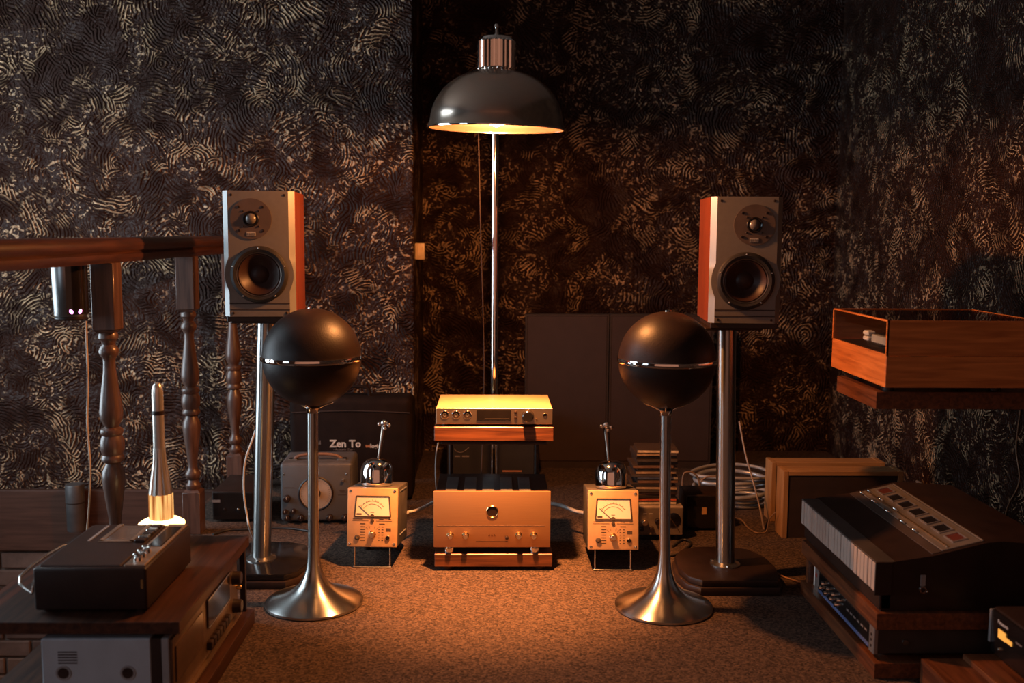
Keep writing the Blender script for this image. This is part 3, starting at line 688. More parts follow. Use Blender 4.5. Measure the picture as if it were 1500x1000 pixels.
for px in (428, 500): MB().box(X(px)-.018, X(px)+.014, .045, .075, zt-.002, zt+.005, .002, 1).build('handle_mount', STEEL, os_)
feet(os_, ((-W/2+.03, .03), (W/2-.03, .03), (-W/2+.03, .17), (W/2-.03, .17)), zb, .012)

yb = 3.86
c0, c1 = atY(424, 650, yb), atY(604, 650, yb); W = c1.x-c0.x; zt = atY(500, 583, yb).z
bag = thing('black_case', 'black soft case with white lettering leaning behind the grey oscillator', 'case', ((c0.x+c1.x)/2, yb, 0))
BAGM = mat('black_cloth', (.012, .007, .006), .85, spec=.1, bump=.5, bscale=90)
o = MB().box(-W/2, W/2, 0, .16, 0, zt, .025, 4).build('body', BAGM, bag)
MB().tube([(-.08, .06, zt-.004), (-.07, .06, zt+.03), (.05, .06, zt+.035), (.07, .06, zt-.004)], .008, 8).build('handle', BAGM, bag, 60)
MB().tube([(-W/2+.01, -.001, zt*.86), (0, -.003, zt*.88), (W/2-.01, -.001, zt*.86)], .0025, 6).build('zip', BLKM, bag, 60)
def B(px, py): p = atY(px, py, yb); return (p.x-bag.location.x, -.0012, p.z)
LET = mat('white_print', (.50, .46, .42), .6); LETD = mat('dull_print', (.16, .13, .12), .6); LETO = mat('orange_print', (.45, .18, .08), .6)
text('lettering', 'Zen To', .040, LET, bag, B(506, 650), bold=.0012); text('lettering', '- Acoustic Zen -', .0125, LETD, bag, B(504, 658))
text('lettering', 'Soul', .022, LETD, bag, B(463, 648), bold=.0005)
text('lettering', 'au', .020, LETO, bag, B(539, 652.5), bold=.0006); text('lettering', 'logic', .022, LET, bag, B(550, 653), bold=.0008)

# black low equipment near the railing, box behind amplifiers
def dark_box(name, label, cat, x0, x1, y0, y1, h, m=BLK, fr=BLKG):
    t = thing(name, label, cat, ((x0+x1)/2, y0, 0)); w2 = (x1-x0)/2; d = y1-y0
    MB().box(-w2, w2, .004, d, .008, h, .004, 2).build('case', m, t); MB().box(-w2+.004, w2-.004, 0, .006, .012, h-.004, .002, 1).build('front_panel', fr, t)
    feet(t, ((-w2+.03, .03), (w2-.03, .03), (-w2+.03, d-.03), (w2-.03, d-.03)), .009, .01)
    return t
p0, p1 = atZ(303, 765, 0), atZ(372, 765, 0)
t = dark_box('tuner', 'low black component on the carpet beside the foot of the stair railing', 'component', p0.x+.02, p1.x, p0.y, p0.y+.26, .115)
for x, z in ((.02, .05), (-.03, .05), (.06, .05)): knob('button', x, z, .004, .004, STEEL if x == .02 else BLK, t, 0)
bar(-.075, -.045, .075, .085, LETD, t, 'print', 0, .0004)
p0, p1 = atY(655, 690, 4.05), atY(783, 690, 4.05)
t = thing('cardboard_box', 'black box with smile shaped logo standing behind the amplifier rack', 'box', ((p0.x+p1.x)/2, 4.05, 0))
w2 = (p1.x-p0.x)/2; zt = atY(700, 612, 4.05).z
MB().box(-w2, w2, 0, .3, 0, zt, .004, 1).build('carton', mat('black_card', (.014, .011, .010), .6), t)
def Bx(px, py): p = atY(px, py, 4.05); return (p.x-t.location.x, -.001, p.z)
MB().tube([Bx(665, 657), Bx(669, 661), Bx(675, 662.5), Bx(681, 660), Bx(687, 655)], .0022, 6).build('logo', LETD, t, 60)
for a, c in ((666, 674), (677, 687)): bar(Bx(a, 668)[0], Bx(c, 668)[0], Bx(a, 669)[2], Bx(a, 667)[2], LETD, t, 'print', 0, .0006)
bar(Bx(736, 690)[0], Bx(764, 690)[0], Bx(740, 690.6)[2], Bx(740, 688.6)[2], LETO, t, 'stripe', 0, .0006)

# two flat dark panels standing against the alcove wall
yp = 4.42
for px0, px1, lab, gx in ((770, 892.5, 'beside the lamp pole', 0), (894, 1046, 'behind the CD stack', 0)):
    a, c = atY(px0, 460, yp), atY(px1, 460, yp); w2 = (c.x-a.x)/2; zt = a.z
    t = thing('panel_speaker', 'tall flat dark brown panel leaning on the alcove wall ' + lab, 'panel', ((a.x+c.x)/2, yp, 0), 0, 'flat panels in the alcove')
    cl = mat('brown_cloth', (.034, .017, .014), .85, bump=.4, bscale=300, var=.1)
    MB().box(-w2+.006, w2-.006, .001, .05, .03, zt-.006, .004, 1).build('cloth', cl, t)
    for x in (-w2, w2-.007): MB().box(x, x+.007, .0, .055, .0, zt).build('side_frame', BLKM, t)
    MB().box(-w2+.007, w2-.007, 0, .055, zt-.007, zt).build('top_frame', BLKM, t); MB().box(-w2+.007, w2-.007, 0, .055, 0, .03).build('bottom_frame', BLKM, t)

# switch on the alcove return
p0, p1 = atY(608, 380, 4.28), atY(622, 356, 4.28)
t = thing('wall_switch', 'small tan switch block on the edge of the narrow alcove return wall', 'switch', (XA, 4.28, p0.z))
MB().box(0, p1.x-XA, 0, .03, 0, p1.z-p0.z, .003, 2).build('plate', mat('tan_plastic', (.62, .45, .26), .4), t); MB().box(.010, p1.x-XA-.008, -.003, .001, .014, p1.z-p0.z-.014, .001, 1).build('rocker', mat('tan_plastic', (.62, .45, .26)), t)

# ------------------------------------------------------------------ low shelf by the railing, with tape deck, cassette recorder and rocket lamp
XE, XW = -.655, -1.118          # right (open) edge, left edge
y0_, y1_ = 2.023, 2.624; ZT = .244
sh = thing('low_shelf', 'low dark wooden shelf unit standing on the carpet beside the railing', 'shelf', ((XE+XW)/2, (y0_+y1_)/2, 0))
ox, oy = (XE+XW)/2, (y0_+y1_)/2; hx, hy = (XE-XW)/2, (y1_-y0_)/2
MB().box(-hx, hx, -hy, hy, ZT-.026, ZT, .001, 1).build('top_board', SHELFW, sh)
MB().box(hx-.001, hx+.0015, -hy, hy, ZT-.026, ZT-.0005).build('edge_band', SHELFW, sh)
MB().box(-hx, hx+.012, -hy, hy, .0, .040, .001, 1).build('bottom_board', SHELFW, sh)
for y in (-hy+.006, hy-.02): MB().box(-hx+.008, -hx+.03, y, y+.016, .038, ZT-.024).build('upright', BLK, sh)
MB().box(hx-.020, hx-.006, hy-.022, hy-.008, .038, ZT-.024).build('upright', BLK, sh)
# tape deck, facing the middle of the room (local front -> +x)
deck = thing('tape_deck', 'grey sided tape deck with glass front sliding into the low shelf by the railing', 'tape deck', (XE-.012, y0_+.008, .040), PI/2)
DW, DH, DD = .54, .165, .28; MB().box(0, DW, .05, DD, .012, DH, .003, 1).build('case', mat('blue_grey_enamel', (.34, .40, .46), .42, .25, var=.06), deck)
MB().box(.0, DW, .028, .051, .010, DH, .001, 1).build('front_frame', BLK, deck)
MB().box(.0, DW, .012, .029, .010, DH, .002, 1).build('front_rim', GREYM, deck)
MB().box(.004, DW-.004, .006, .0125, .014, DH-.004, .001, 1).build('front_panel', mat('bronze_panel', (.12, .075, .05), .4, .5), deck)
bar(.02, DW*.40, .06, .14, mat('cassette_door', (.06, .035, .025), .25), deck, 'cassette_door', .006, .003)
gw = MB().box(DW*.47, DW*.83, .0015, .0065, .085, .150, .001, 1).build('glass_window', mat('glass_black', (.03, .02, .015), .06, coat=1), deck)
bar(DW*.47, DW*.83, .150, .153, STEEL, gw, 'window_trim', .006, .006); bar(DW*.47, DW*.83, .082, .085, STEEL, gw, 'window_trim', .006, .006)
for i in range(7): MB().box(DW*.46+i*.026, DW*.46+i*.026+.021, -.006, .007, .030, .052, .002, 1).build('piano_key', BLK, deck)
for z in (.120, .045): knob('knob', DW*.92, z, .018, .022, BLK, deck, .006)
for z in (.085, .03): knob('brass_post', DW*.975, z, .006, .014, GOLD, deck, .006)
MB().box(0, DW, -.004, .008, .008, .013).build('front_lip', GOLD if False else ALU, deck)
text('brand', 'Aiw', .017, LET, deck, (.05, .0055, .032), shear=.3)
for y in (.10, .235): MB().turn((.002, y, .09), (-1, 0, 0), [(0, .0005), (.006, .001), (.013, .0035), (.016, .0035), (.017, 0)], 28).build('side_screw', GREYM, deck)
for y in (.10, .235): MB().turn((.0, y, .09), (-1, 0, 0), [(0, .0012), (.0115, .0022), (.0115, 0)], 24).build('screw_recess', BLK, deck)
for i in range(5): MB().box(-.001, .001, DD-.075, DD-.035, .135-i*.006, .1375-i*.006).build('side_slot', BLK, deck)
feet(deck, ((.04, .08), (DW-.04, .08), (.04, DD-.04), (DW-.04, DD-.04)), .0125, .014)
# cassette recorder on top
rx0, rx1, ry0, ry1 = -.976, -.736, 2.072, 2.388
rec = thing('cassette_recorder', 'black portable cassette recorder with metal levers and carrying handle on the low shelf', 'recorder', ((rx0+rx1)/2, ry0, ZT))
RW, RD, RH = rx1-rx0, ry1-ry0, .100
MB().box(-RW/2, RW/2, 0, RD, .006, RH, .006, 3).build('case', VINYL, rec)
feet(rec, ((-RW/2+.02, .02), (RW/2-.02, .02), (-RW/2+.02, RD-.02), (RW/2-.02, RD-.02)), .0065, .008)
MB().box(-RW/2+.010, RW/2-.058, .010, RD-.008, RH-.002, RH+.003, .002, 1).build('lid', BLK, rec)
strip = MB().box(RW/2-.050, RW/2-.006, .010, RD-.006, RH-.002, RH+.004, .001, 1).build('control_strip', mat('brown_silver', (.30, .24, .19), .4, .7), rec)
MB().box(-.038, .022, RD-.135, RD-.020, RH+.002, RH+.0045, .001, 1).build('cassette_window', mat('grey_glass', (.10, .09, .085), .15), rec)
mb = MB()
for x0q, x1q, y0q, y1q in ((-.048, -.038, RD-.145, RD-.012), (.022, .030, RD-.145, RD-.012), (-.048, .03, RD-.147, RD-.137)): mb.box(x0q, x1q, y0q, y1q, RH+.002, RH+.0055)
mb.build('window_frame', mat('brown_silver', (.30, .24, .19)), rec)
MB().box(-.075, -.069, RD-.14, RD-.02, RH+.002, RH+.0045).build('lid_stripe', GREYM, rec)
for i, y in enumerate((.038, .064, .094)):
    lv = MB().lathe([(0, 0), (.009, 0), (.0075, .008), (.0045, .010), (.0045, .016), (0, .017)], 20, Matrix.Translation((RW/2-.030, y, RH+.004))).build('lever', CHROME, rec)
    MB().box(RW/2-.040, RW/2-.020, y-.003, y+.003, RH+.014, RH+.020, .002, 1).build('lever_grip', CHROME, lv)
MB().box(RW/2-.044, RW/2-.012, .135, RD-.03, RH+.003, RH+.0055, .001, 1).build('level_meter', BLKG, rec)
for i in range(5): MB().box(-.0+.036+.0, .060, RD-.15+i*.026, RD-.13+i*.026, RH+.002, RH+.010, .002, 1).build('piano_key', STEEL if i % 2 else BLK, rec)
MB().box(RW/2-.012, RW/2-.007, -.001, .002, .055, .075).build('strap_lug', GOLD, rec)
MB().tube([(-RW/2+.004, .012, RH-.012), (-RW/2-.006, .010, RH-.050), (-RW/2-.010, .010, RH-.056), (-RW/2-.050, .05, RH-.036), (-RW/2-.050, RD-.05, RH-.036), (-RW/2-.006, RD-.012, RH-.05), (-RW/2+.004, RD-.012, RH-.012)], .0035, 8, 3).build('handle', STEEL, rec, 60)
# rocket lamp
ROCK = mat('pale_satin_metal', (.62, .58, .52), .28, .75, var=.05)
yl = 2.548; kk = yl/F_PX; c = atY(237, 765, yl)
rl = thing('rocket_lamp', 'rocket shaped chrome table lamp with glowing amber foot behind the cassette recorder', 'table lamp', (c.x, yl, ZT))
def zz(py): return atY(237, py, yl).z-ZT
zb = zz(770)
MB().lathe([(0, 0), (.045, 0), (.048, .006), (.046, zb-.006), (.042, zb), (0, zb)], 40).build('base', BLK, rl)
glow = mat('glowing_disc', (1, .85, .6), .4, emit=(1, .60, .24), estr=4.2)
MB().lathe([(0, zb), (.054, zb), (.0585, zb+.004), (.058, zb+.009), (.046, zb+.017), (.031, zb+.022), (0, zb+.022)], 48).build('glow_disc', glow, rl, 60)
za, zc_ = zb+.020, zz(722)
amb = bpy.data.materials.new('amber_glow'); amb.use_nodes = True; n, l = nodes_of(amb); b = n['Principled BSDF']
tc = n.new('ShaderNodeTexCoord'); mp = n.new('ShaderNodeMapping'); mp.inputs['Scale'].default_value = (120, 120, 6); l.new(tc.outputs['Object'], mp.inputs[0])
nz = n.new('ShaderNodeTexNoise'); nz.inputs['Scale'].default_value = 1; nz.inputs['Detail'].default_value = 3; l.new(mp.outputs[0], nz.inputs['Vector'])
rp = n.new('ShaderNodeValToRGB'); e = rp.color_ramp.elements; e[0].position = .38; e[0].color = (.20, .045, .006, 1); e[1].position = .66; e[1].color = (1, .55, .18, 1)
l.new(nz.outputs['Fac'], rp.inputs[0]); l.new(rp.outputs[0], b.inputs['Emission Color']); b.inputs['Emission Strength'].default_value = 1.3; b.inputs['Base Color'].default_value = (.3, .15, .05, 1); b.inputs['Roughness'].default_value = .15
ob = MB(); seg = 48
def star(r, z, amp): return [ob.bm.verts.new((r*(1-amp*(i % 4 == 0))*math.cos(2*PI*i/seg), r*(1-amp*(i % 4 == 0))*math.sin(2*PI*i/seg), z)) for i in range(seg)]
rings = [star(.031, za, .07), star(.031, (za+zc_)/2, .07), star(.0308, zc_, .07)]
for a, c2 in zip(rings, rings[1:]):
    for i in range(seg): ob.bm.faces.new((a[i], a[(i+1) % seg], c2[(i+1) % seg], c2[i]))
ob.bm.faces.new(rings[-1]); ob.build('amber_tube', amb, rl, 25)
ob = MB(); rings = [star(.0305, zc_, .10), star(.0235, zc_+(zz(673)-zc_)*.5, .12), star(.0165, zz(673), .10), star(.0150, zz(655), .0)]
for a, c2 in zip(rings, rings[1:]):
    for i in range(seg): ob.bm.faces.new((a[i], a[(i+1) % seg], c2[(i+1) % seg], c2[i]))
ob.build('fin_cone', ROCK, rl, 25)
MB().lathe([(.0150, zz(656)), (.0143, zz(620)), (.0143, zz(606))], 32).build('neck', ROCK, rl, 60)
MB().lathe([(.0146, zz(607)), (.0150, zz(606)), (.0150, zz(602)), (.0146, zz(601))], 32).build('black_ring', BLK, rl)
MB().lathe([(.0143, zz(602)), (.0145, zz(576)), (.0132, zz(568)), (.0095, zz(562.5)), (.005, zz(560.2)), (0, zz(559.6))], 32).build('nose', ROCK, rl, 60)

# ------------------------------------------------------------------ shelf unit by the right wall: receiver and keyboard instrument
XL = .922; ya, yz = 2.272, 2.85
un = thing('low_rack', 'low walnut rack of two slabs along the right wall under the keyboard', 'rack', (XL, ya, 0))
MB().box(0, .50, 0, yz-ya, 0, .038, .001, 1).build('lower_slab', DWOODY, un); MB().box(-.0015, .001, 0, yz-ya, 0, .0375).build('edge_band', WALNUTY, un)
MB().box(0, .50, 0, yz-ya, .121, .162, .001, 1).build('upper_slab', DWOODY, un); MB().box(-.0015, .001, 0, yz-ya, .121, .1615).build('edge_band', WALNUTY, un)
for x in (.42, .48): MB().box(x, x+.018, .02, yz-ya-.02, .0375, .1215).build('upright', BLK, un)
MB().box(.010, .03, yz-ya-.03, yz-ya-.012, .0375, .1215).build('upright', WALNUT, un)
# receiver (local front -> -x)
rc = thing('receiver', 'silver ended stereo receiver with small chrome knobs between the two walnut slabs', 'receiver', (XL+.004, 2.735, .038), -PI/2)
RW_, RH_ = .44, .080
MB().box(0, RW_, .008, .36, .014, RH_, .002, 1).build('case', mat('brown_black_metal', (.030, .020, .016), .55), rc)
MB().box(.028, RW_-.030, 0, .009, .014, RH_, .001, 1).build('front_panel', BLKG, rc)
MB().box(-.001, .028, -.002, .010, .012, RH_+.001, .002, 1).build('end_cap', mat('dull_silver', (.30, .27, .26), .4, .6), rc); ec = MB().box(RW_-.030, RW_+.001, -.002, .010, .012, RH_+.001, .002, 1).build('end_cap', mat('dull_silver', (.30, .27, .26)), rc)
for z in (.03, .045, .058): knob('socket', RW_-.014, z, .0035, .002, BLK, ec, -.002)
MB().box(.028, RW_-.03, -.0022, .002, RH_-.004, RH_+.0008).build('top_trim', STEEL, rc)
MB().box(.030, RW_-.032, -.0016, .002, .018, .027).build('blue_strip', mat('blue_grey_strip', (.10, .14, .30), .3), rc)
for i in range(4):
    for j, z in enumerate((.040, .058)): knob('chrome_knob', .062+i*.042+j*.016, z, .0062, .012, CHROME, rc)
for i in range(6): bar(.25+i*.025, .25+i*.025+.016, .050, .055, LETD, rc, 'print', 0, .0005)
bar(.004, .020, .055, .066, mat('red_print', (.30, .05, .04), .5), rc, 'red_label', -.002, .0005)
MB().turn((RW_, .075, .043), (1, 0, 0), [(0, .004), (.007, .004), (.008, 0)], 20).build('side_screw', STEEL, rc)
feet(rc, ((.04, .04), (RW_-.04, .04), (.04, .3), (RW_-.04, .3)), .0145, .014)
tag(MB().box(XL+.022, XL+.15, 2.76, 2.805, .0385, .112, .002, 1).build('white_block', WHITE, None), 'plain white block at the end of the lower walnut slab', 'block')
# keyboard instrument
kb = thing('keyboard_instrument', 'black cased instrument with a row of ivory keys and silver control panel', 'keyboard', (XL, 2.862, .162), -PI/2)
KW = .575
# side profile (depth from front, height): swept along the width
prof = [(.012, .0), (.44, .0), (.46, .02), (.46, .140), (.44, .162), (.30, .172), (.262, .169), (.135, .137), (.038, .119), (.034, .119), (.034, .045), (.010, .040)]
MB().prism([(y, z) for y, z in prof], 0, KW, 'X', .003).build('body', mat('black_lacquer', (.020, .010, .0075), .42, spec=.3), kb)
MB().box(.002, KW-.002, -.004, .045, .117, .1215, .001, 1).build('key_rail', mat('grey_rail', (.05, .042, .04), .45), kb)
MB().box(.0, KW, .008, .036, .005, .046, .002, 1).build('key_bed', BLK, kb)
N = 24; kwid = (KW-.006)/N
MB().box(KW-.0015, KW+.0025, -.005, .036, .040, .1215, .001, 1).build('end_cheek', BLK, kb)
km = MB().box(.0021, kwid-.0021, -.004, .033, .047, .1165, .0015, 1).build('key', IVORY, kb)
for i in range(N):
    o = km if i == 0 else copy_of(km, kb); o.location = (.003+i*kwid, random.uniform(-.0006, .0006), random.uniform(-.0006, .0006))
# control panel lies on the slope between (y .135,z .130) and (y .262,z .162)
sl = math.atan2(.169-.137, .262-.135)
CP = Matrix.Translation((0, .135, .1375)) @ Matrix.Rotation(sl, 4, 'X')
def cp(o): o.matrix_local = CP; return o
SILV = mat('dull_silver_panel', (.26, .225, .20), .42, .6, var=.12)
pn = cp(MB().box(.022, KW-.012, .026, .122, -.001, .003, .001, 1).build('control_panel', SILV, kb))
cp(MB().box(.010, KW-.010, .0, .024, -.001, .0015, .0006, 1).build('lower_strip', mat('brown_strip', (.055, .038, .032), .45), kb))
cp(MB().box(.030, KW-.020, .040, .046, .002, .007, .0015, 1).build('slide_rail', ALU, kb))
cp(MB().box(.022, KW-.012, .124, .129, -.001, .004, .001, 1).build('rear_rail', SILV, kb))
for i in range(7):
    x = .050+i*.073
    r_ = MB().box(x, x+.046, .068, .100, .002, .0048, .001, 1).build('switch', mat('red_switch', (.09, .022, .016), .4) if i in (0, 6) else BLKG, pn)
    mb = MB()
    for u0, u1, v0, v1 in ((x-.003, x+.049, .100, .103), (x-.003, x+.049, .065, .068), (x-.003, x, .068, .100), (x+.046, x+.049, .068, .100)): mb.box(u0, u1, v0, v1, .002, .0065)
    mb.build('switch_frame', mat('dull_silver', (.30, .27, .26)), r_)
for x, n2 in ((.045, 2), (.135, 2), (.235, 2), (.335, 1), (.41, 1)):
    for k in range(n2):
        yq = .028+k*.022
        MB().tube([(x-.012, yq, .003), (x-.010, yq-.006, .010), (x, yq-.010, .013), (x+.010, yq-.006, .010), (x+.012, yq, .003)], .0022, 6, 3).build('chrome_loop', CHROME, pn, 60)
MB().box(KW-.001, KW+.0015, .105, .118, .062, .090, .001, 1).build('strap_tab', GREYM, kb)
MB().lathe([(.0055, -.002), (.0085, -.002), (.0095, 0), (.0085, .002), (.0055, .002), (.0055, -.002)], 20, Matrix.Translation((KW+.003, .111, .054)) @ Matrix.Rotation(PI/2, 4, 'Y')).build('strap_ring', CHROME, kb)
MB().ball((KW+.003, .122, .050), .0028).build('ring_stud', CHROME, kb)
feet(kb, ((.03, .03), (KW-.03, .03)), .0, .01) if False else None

# second low shelf with the black stereo
X2 = 1.015; yb0, yb1 = 1.75, 2.232
un = thing('low_plinth', 'low dark wooden plinth under the black stereo beside the walnut rack', 'plinth', (X2, yb0, 0))
MB().box(0, .55, 0, yb1-yb0, 0, .068, .001, 1).build('slab', DWOODY, un); MB().box(-.0015, .001, 0, yb1-yb0, 0, .0675).build('edge_band', WALNUTY, un)
MB().box(.095, .55, 0, yb1-yb0-.005, .0685, .082, .001, 1).build('top_board', DWOODY, un)
st = thing('compact_stereo', 'black stereo with lit orange display standing on the dark plinth', 'stereo', (1.17, 2.226, .082), -PI/2)
MB().box(0, .36, .006, .33, .008, .118, .006, 2).build('case', BLK, st)
MB().box(.006, .354, 0, .008, .012, .113, .003, 2).build('front_panel', BLKG, st)
text('brand', 'Panasonic', .0115, mat('pale_print', (.55, .52, .52), .5), st, (.058, -.0006, .094), bold=.0002)
amb2 = mat('amber_display', (.5, .25, .05), .3, emit=(1, .45, .08), estr=.75)
ds = MB().box(.040, .072, -.0015, .001, .058, .078).build('display', amb2, st); MB().box(.0725, .10, -.0015, .001, .060, .070).build('display', amb2, st)
bar(.115, .14, .075, .079, LETD, st, 'print', 0, .0005); knob('button', .045, .030, .004, .003, STEEL, st)
MB().box(-.004, .004, -.002, .02, .03, .11, .002, 1).build('side_trim', GREYM, st); feet(st, ((.03, .03), (.33, .03), (.03, .3), (.33, .3)), .0085, .012)

# ------------------------------------------------------------------ turntable on its wall shelf
XT = .972; yn, yf_ = 2.417, 2.81
ws = thing('wall_shelf', 'dark wooden shelf fixed to the right wall below the turntable', 'shelf', (XT+.022, 2.52, .612))
MB().box(0, XR-XT-.022, 0, .295, .0, .045, .001, 1).build('board', DWOODY, ws); MB().box(-.0015, .001, 0, .295, 0, .0445).build('edge_band', WALNUTY, ws)
for y in (.06, .25): MB().box(XR-XT-.06, XR-XT-.03, y, y+.02, -.10, .0).build('bracket', BLK, ws)
z0 = .684
tt = thing('turntable', 'teak turntable under a smoked dust cover on the wall shelf', 'turntable', (XT, yf_, z0-.026), -PI/2)
TW, TD = yf_-yn, .40; b0 = .026
feet(tt, ((.06, .06), (TW-.13, .06), (.06, .34), (TW-.13, .34)), b0+.002, .016)
MB().box(0, TW, 0.002, TD, b0, b0+.078, .001, 1).build('plinth', TEAKX, tt); MB().box(0, TW, 0, .004, b0, b0+.0785, .0008, 1).build('plinth_front', TEAK, tt)
MB().box(.010, TW-.010, .012, TD-.010, b0+.076, b0+.081).build('deck_plate', BLK, tt)
MB().lathe([(0, b0+.081), (.148, b0+.081), (.150, b0+.085), (.150, b0+.096), (.146, b0+.098), (0, b0+.098)], 56, Matrix.Translation((.155, .20, 0))).build('platter', SATIN, tt)
MB().lathe([(0, b0+.098), (.143, b0+.098), (.143, b0+.101), (0, b0+.101)], 56, Matrix.Translation((.155, .20, 0))).build('mat', SURR, tt)
arm = MB().tube([(TW-.06, .33, b0+.118), (TW-.055, .2, b0+.118), (TW-.10, .07, b0+.114)], .005, 10).build('tonearm', STEEL, tt, 60)
MB().lathe([(0, b0+.081), (.022, b0+.081), (.022, b0+.110), (.014, b0+.126), (0, b0+.126)], 24, Matrix.Translation((TW-.06, .33, 0))).build('arm_base', STEEL, tt)
MB().box(TW-.15, TW-.02, .018, .036, b0+.098, b0+.118, .002, 1).build('headshell_rest', mat('pale_metal', (.55, .55, .52), .35, .4), arm)
MB().box(TW-.200, TW-.165, .014, .036, b0+.098, b0+.109, .003, 1).build('start_button', WHITE, tt); MB().box(TW-.200, TW-.165, .014, .036, b0+.112, b0+.124, .003, 1).build('speed_button', WHITE, tt)
dc = MB().box(.003, TW-.003, .002, .0045, b0+.086, b0+.164).build('dust_cover', CLEAR, tt)
MB().box(.003, TW-.003, .004, TD-.002, b0+.1625, b0+.1645).build('cover_top', SMOKE, dc)
for x in (0, TW-.005): MB().box(x, x+.005, .0, TD, b0+.079, b0+.1665, .0006, 1).build('cover_side', TEAKX, dc)
for x in (0, TW-.006): MB().box(x, x+.006, -.001, .004, b0+.079, b0+.1675).build('cover_edge', TEAK, dc)
MB().box(0, TW, -.001, .005, b0+.1635, b0+.1675).build('cover_edge', TEAK, dc); MB().box(0, TW, -.001, .004, b0+.0788, b0+.082).build('cover_edge', TEAK, dc)
MB().box(0, TW, TD-.005, TD, b0+.079, b0+.1655).build('cover_back', TEAKX, dc)

# ------------------------------------------------------------------ instrument with the CD stack
yc = 3.35
f0, f1 = atY(925, 770, yc), atY(1001, 770, yc); W = f1.x-f0.x; zt = atY(960, 742, yc).z; zb = .018
sg = thing('signal_generator', 'tan fronted instrument box carrying the CD stack', 'instrument', ((f0.x+f1.x)/2, yc, 0))
MB().box(-W/2, W/2, .004, .20, zb, zt, .003, 1).build('case', mat('tan_metal', (.30, .23, .17), .5, .2), sg)
fp = MB().box(-W/2+.003, W/2-.003, 0, .006, zb+.003, zt-.004, .001, 1).build('front_panel', mat('dark_tan_panel', (.16, .12, .09), .5), sg)
for x, z, r in ((-.045, zt-.055, .011), (-.055, zb+.025, .008), (-.02, zb+.025, .008), (.0, zt-.05, .010)): knob('knob', x, z, r, .014, BLK if r < .011 else ALU, sg)
q = MB().turn((.055, 0, zb+.055), FRONT, [(0, 0), (.026, 0), (.026, .002), (.020, .003), (0, .003)], 32); q.build('dial', BLKG, sg)
MB().tube([(W/2-.012, -.002, zb+.012), (W/2-.045, -.003, zt-.04)], .0012, 6, 0).build('pointer', GOLD, sg)
for x in (-.05, -.03): bar(x, x+.012, zt-.026, zt-.023, LET, fp, 'print', 0, .0004)
feet(sg, ((-W/2+.02, .02), (W/2-.02, .02), (-W/2+.02, .18), (W/2-.02, .18)), zb+.001, .009)
cols = [('cream', (.55, .45, .34)), ('orange red', (.50, .10, .045)), ('dark grey', (.06, .05, .05)), ('brown', (.16, .09, .06)), ('pale grey', (.34, .31, .29)), ('tan', (.36, .25, .16)), ('black', (.025, .02, .02))]
order = [0, 1, 6, 3, 2, 5, 6, 3, 4, 2, 5, 6, 3, 6, 2, 6, 5, 0]
ords = ['lowest', 'second', 'third', 'fourth', 'fifth', 'sixth', 'seventh', 'eighth', 'ninth', 'tenth', 'eleventh', 'twelfth', 'thirteenth', 'fourteenth', 'fifteenth', 'sixteenth', 'seventeenth', 'topmost']
z = zt+.0003; cxs = (atY(964, 700, yc).x)
case_m = mat('clear_case', (.05, .034, .028), .25)
base_cd = None
for i, k in enumerate(order):
    cn, cc = cols[k]
    jx = random.uniform(-.004, .004) + (-.016 if 4 <= i < 13 and i % 3 == 0 else 0); 
    c_ = thing('cd_case', 'CD case with %s spine, %s in the stack on the tan instrument' % (cn, ords[i] + (' from below' if 0 < i < 17 else '')), 'CD case', (cxs+jx, yc+.03+random.uniform(-.005, .006), z), random.uniform(-.05, .05), 'CDs stacked on the tan instrument')
    if base_cd is None:
        base_cd = (MB().box(-.071, .071, 0, .124, 0, .0104, .0008, 1).build('case', case_m, c_), MB().box(-.0705, .0705, -.0006, .002, .0014, .0088).build('spine', None, c_, 0))
        a, b_ = base_cd
    else: a, b_ = copy_of(base_cd[0], c_), copy_of(base_cd[1], c_)
    if b_.data.users > 1 or True:
        b_.data = b_.data.copy() if i else b_.data; b_.data.materials.clear(); b_.data.materials.append(mat('spine_' + cn.replace(' ', '_'), cc, .45, var=.35, scale=60))
    z += .01075

# black subwoofer-like box and slim wooden boxes by the right wall
p = atZ(1004, 792, 0)
p0, p1 = atY(1004, 780, 3.46), atY(1050, 780, 3.46)
t = dark_box('power_supply', 'black box with a small orange sticker among the coiled cables', 'box', p0.x, p1.x+.02, 3.46, 3.60, atY(1010, 725, 3.46).z)
def q_(px, py): v = atY(px, py, 3.46); return v.x-t.location.x, v.z
(u0, v0), (u1, v1) = q_(1028, 753), q_(1035, 743)
bar(u0, u1, v0, v1, mat('orange_sticker', (.55, .30, .12), .5), t, 'sticker', 0, .0008)
for i, (px, py, w_, ht, dy, lab) in enumerate(((1121, 0, .42, 677, 3.58, 'rear'), (1139, 0, .42, 690, 3.38, 'front'))):
    x0 = atY(px+8, 730, dy).x; zt = atY(px+8, ht, dy).z
    t = thing('slim_box', 'slim pine sided box with dark cloth front, %s' % ('nearer the plaster corner' if i == 0 else 'nearer the keyboard'), 'box', (x0, dy, 0), 0, 'slim pine boxes')
    MB().box(0, .018, 0, .085, 0, zt, .001, 1).build('side', PINE, t); MB().box(w_-.018, w_, 0, .085, 0, zt, .001, 1).build('side', PINE, t)
    MB().box(.0185, w_-.0185, 0, .036, zt-.016, zt, .001, 1).build('top_rail', PINEX, t); MB().box(.0185, w_-.0185, .045, .085, zt-.016, zt-.002, .001, 1).build('top_rail', PINEX, t)
    MB().box(.0185, w_-.0185, .004, .08, 0, zt-.0165).build('cloth', BLKM, t)

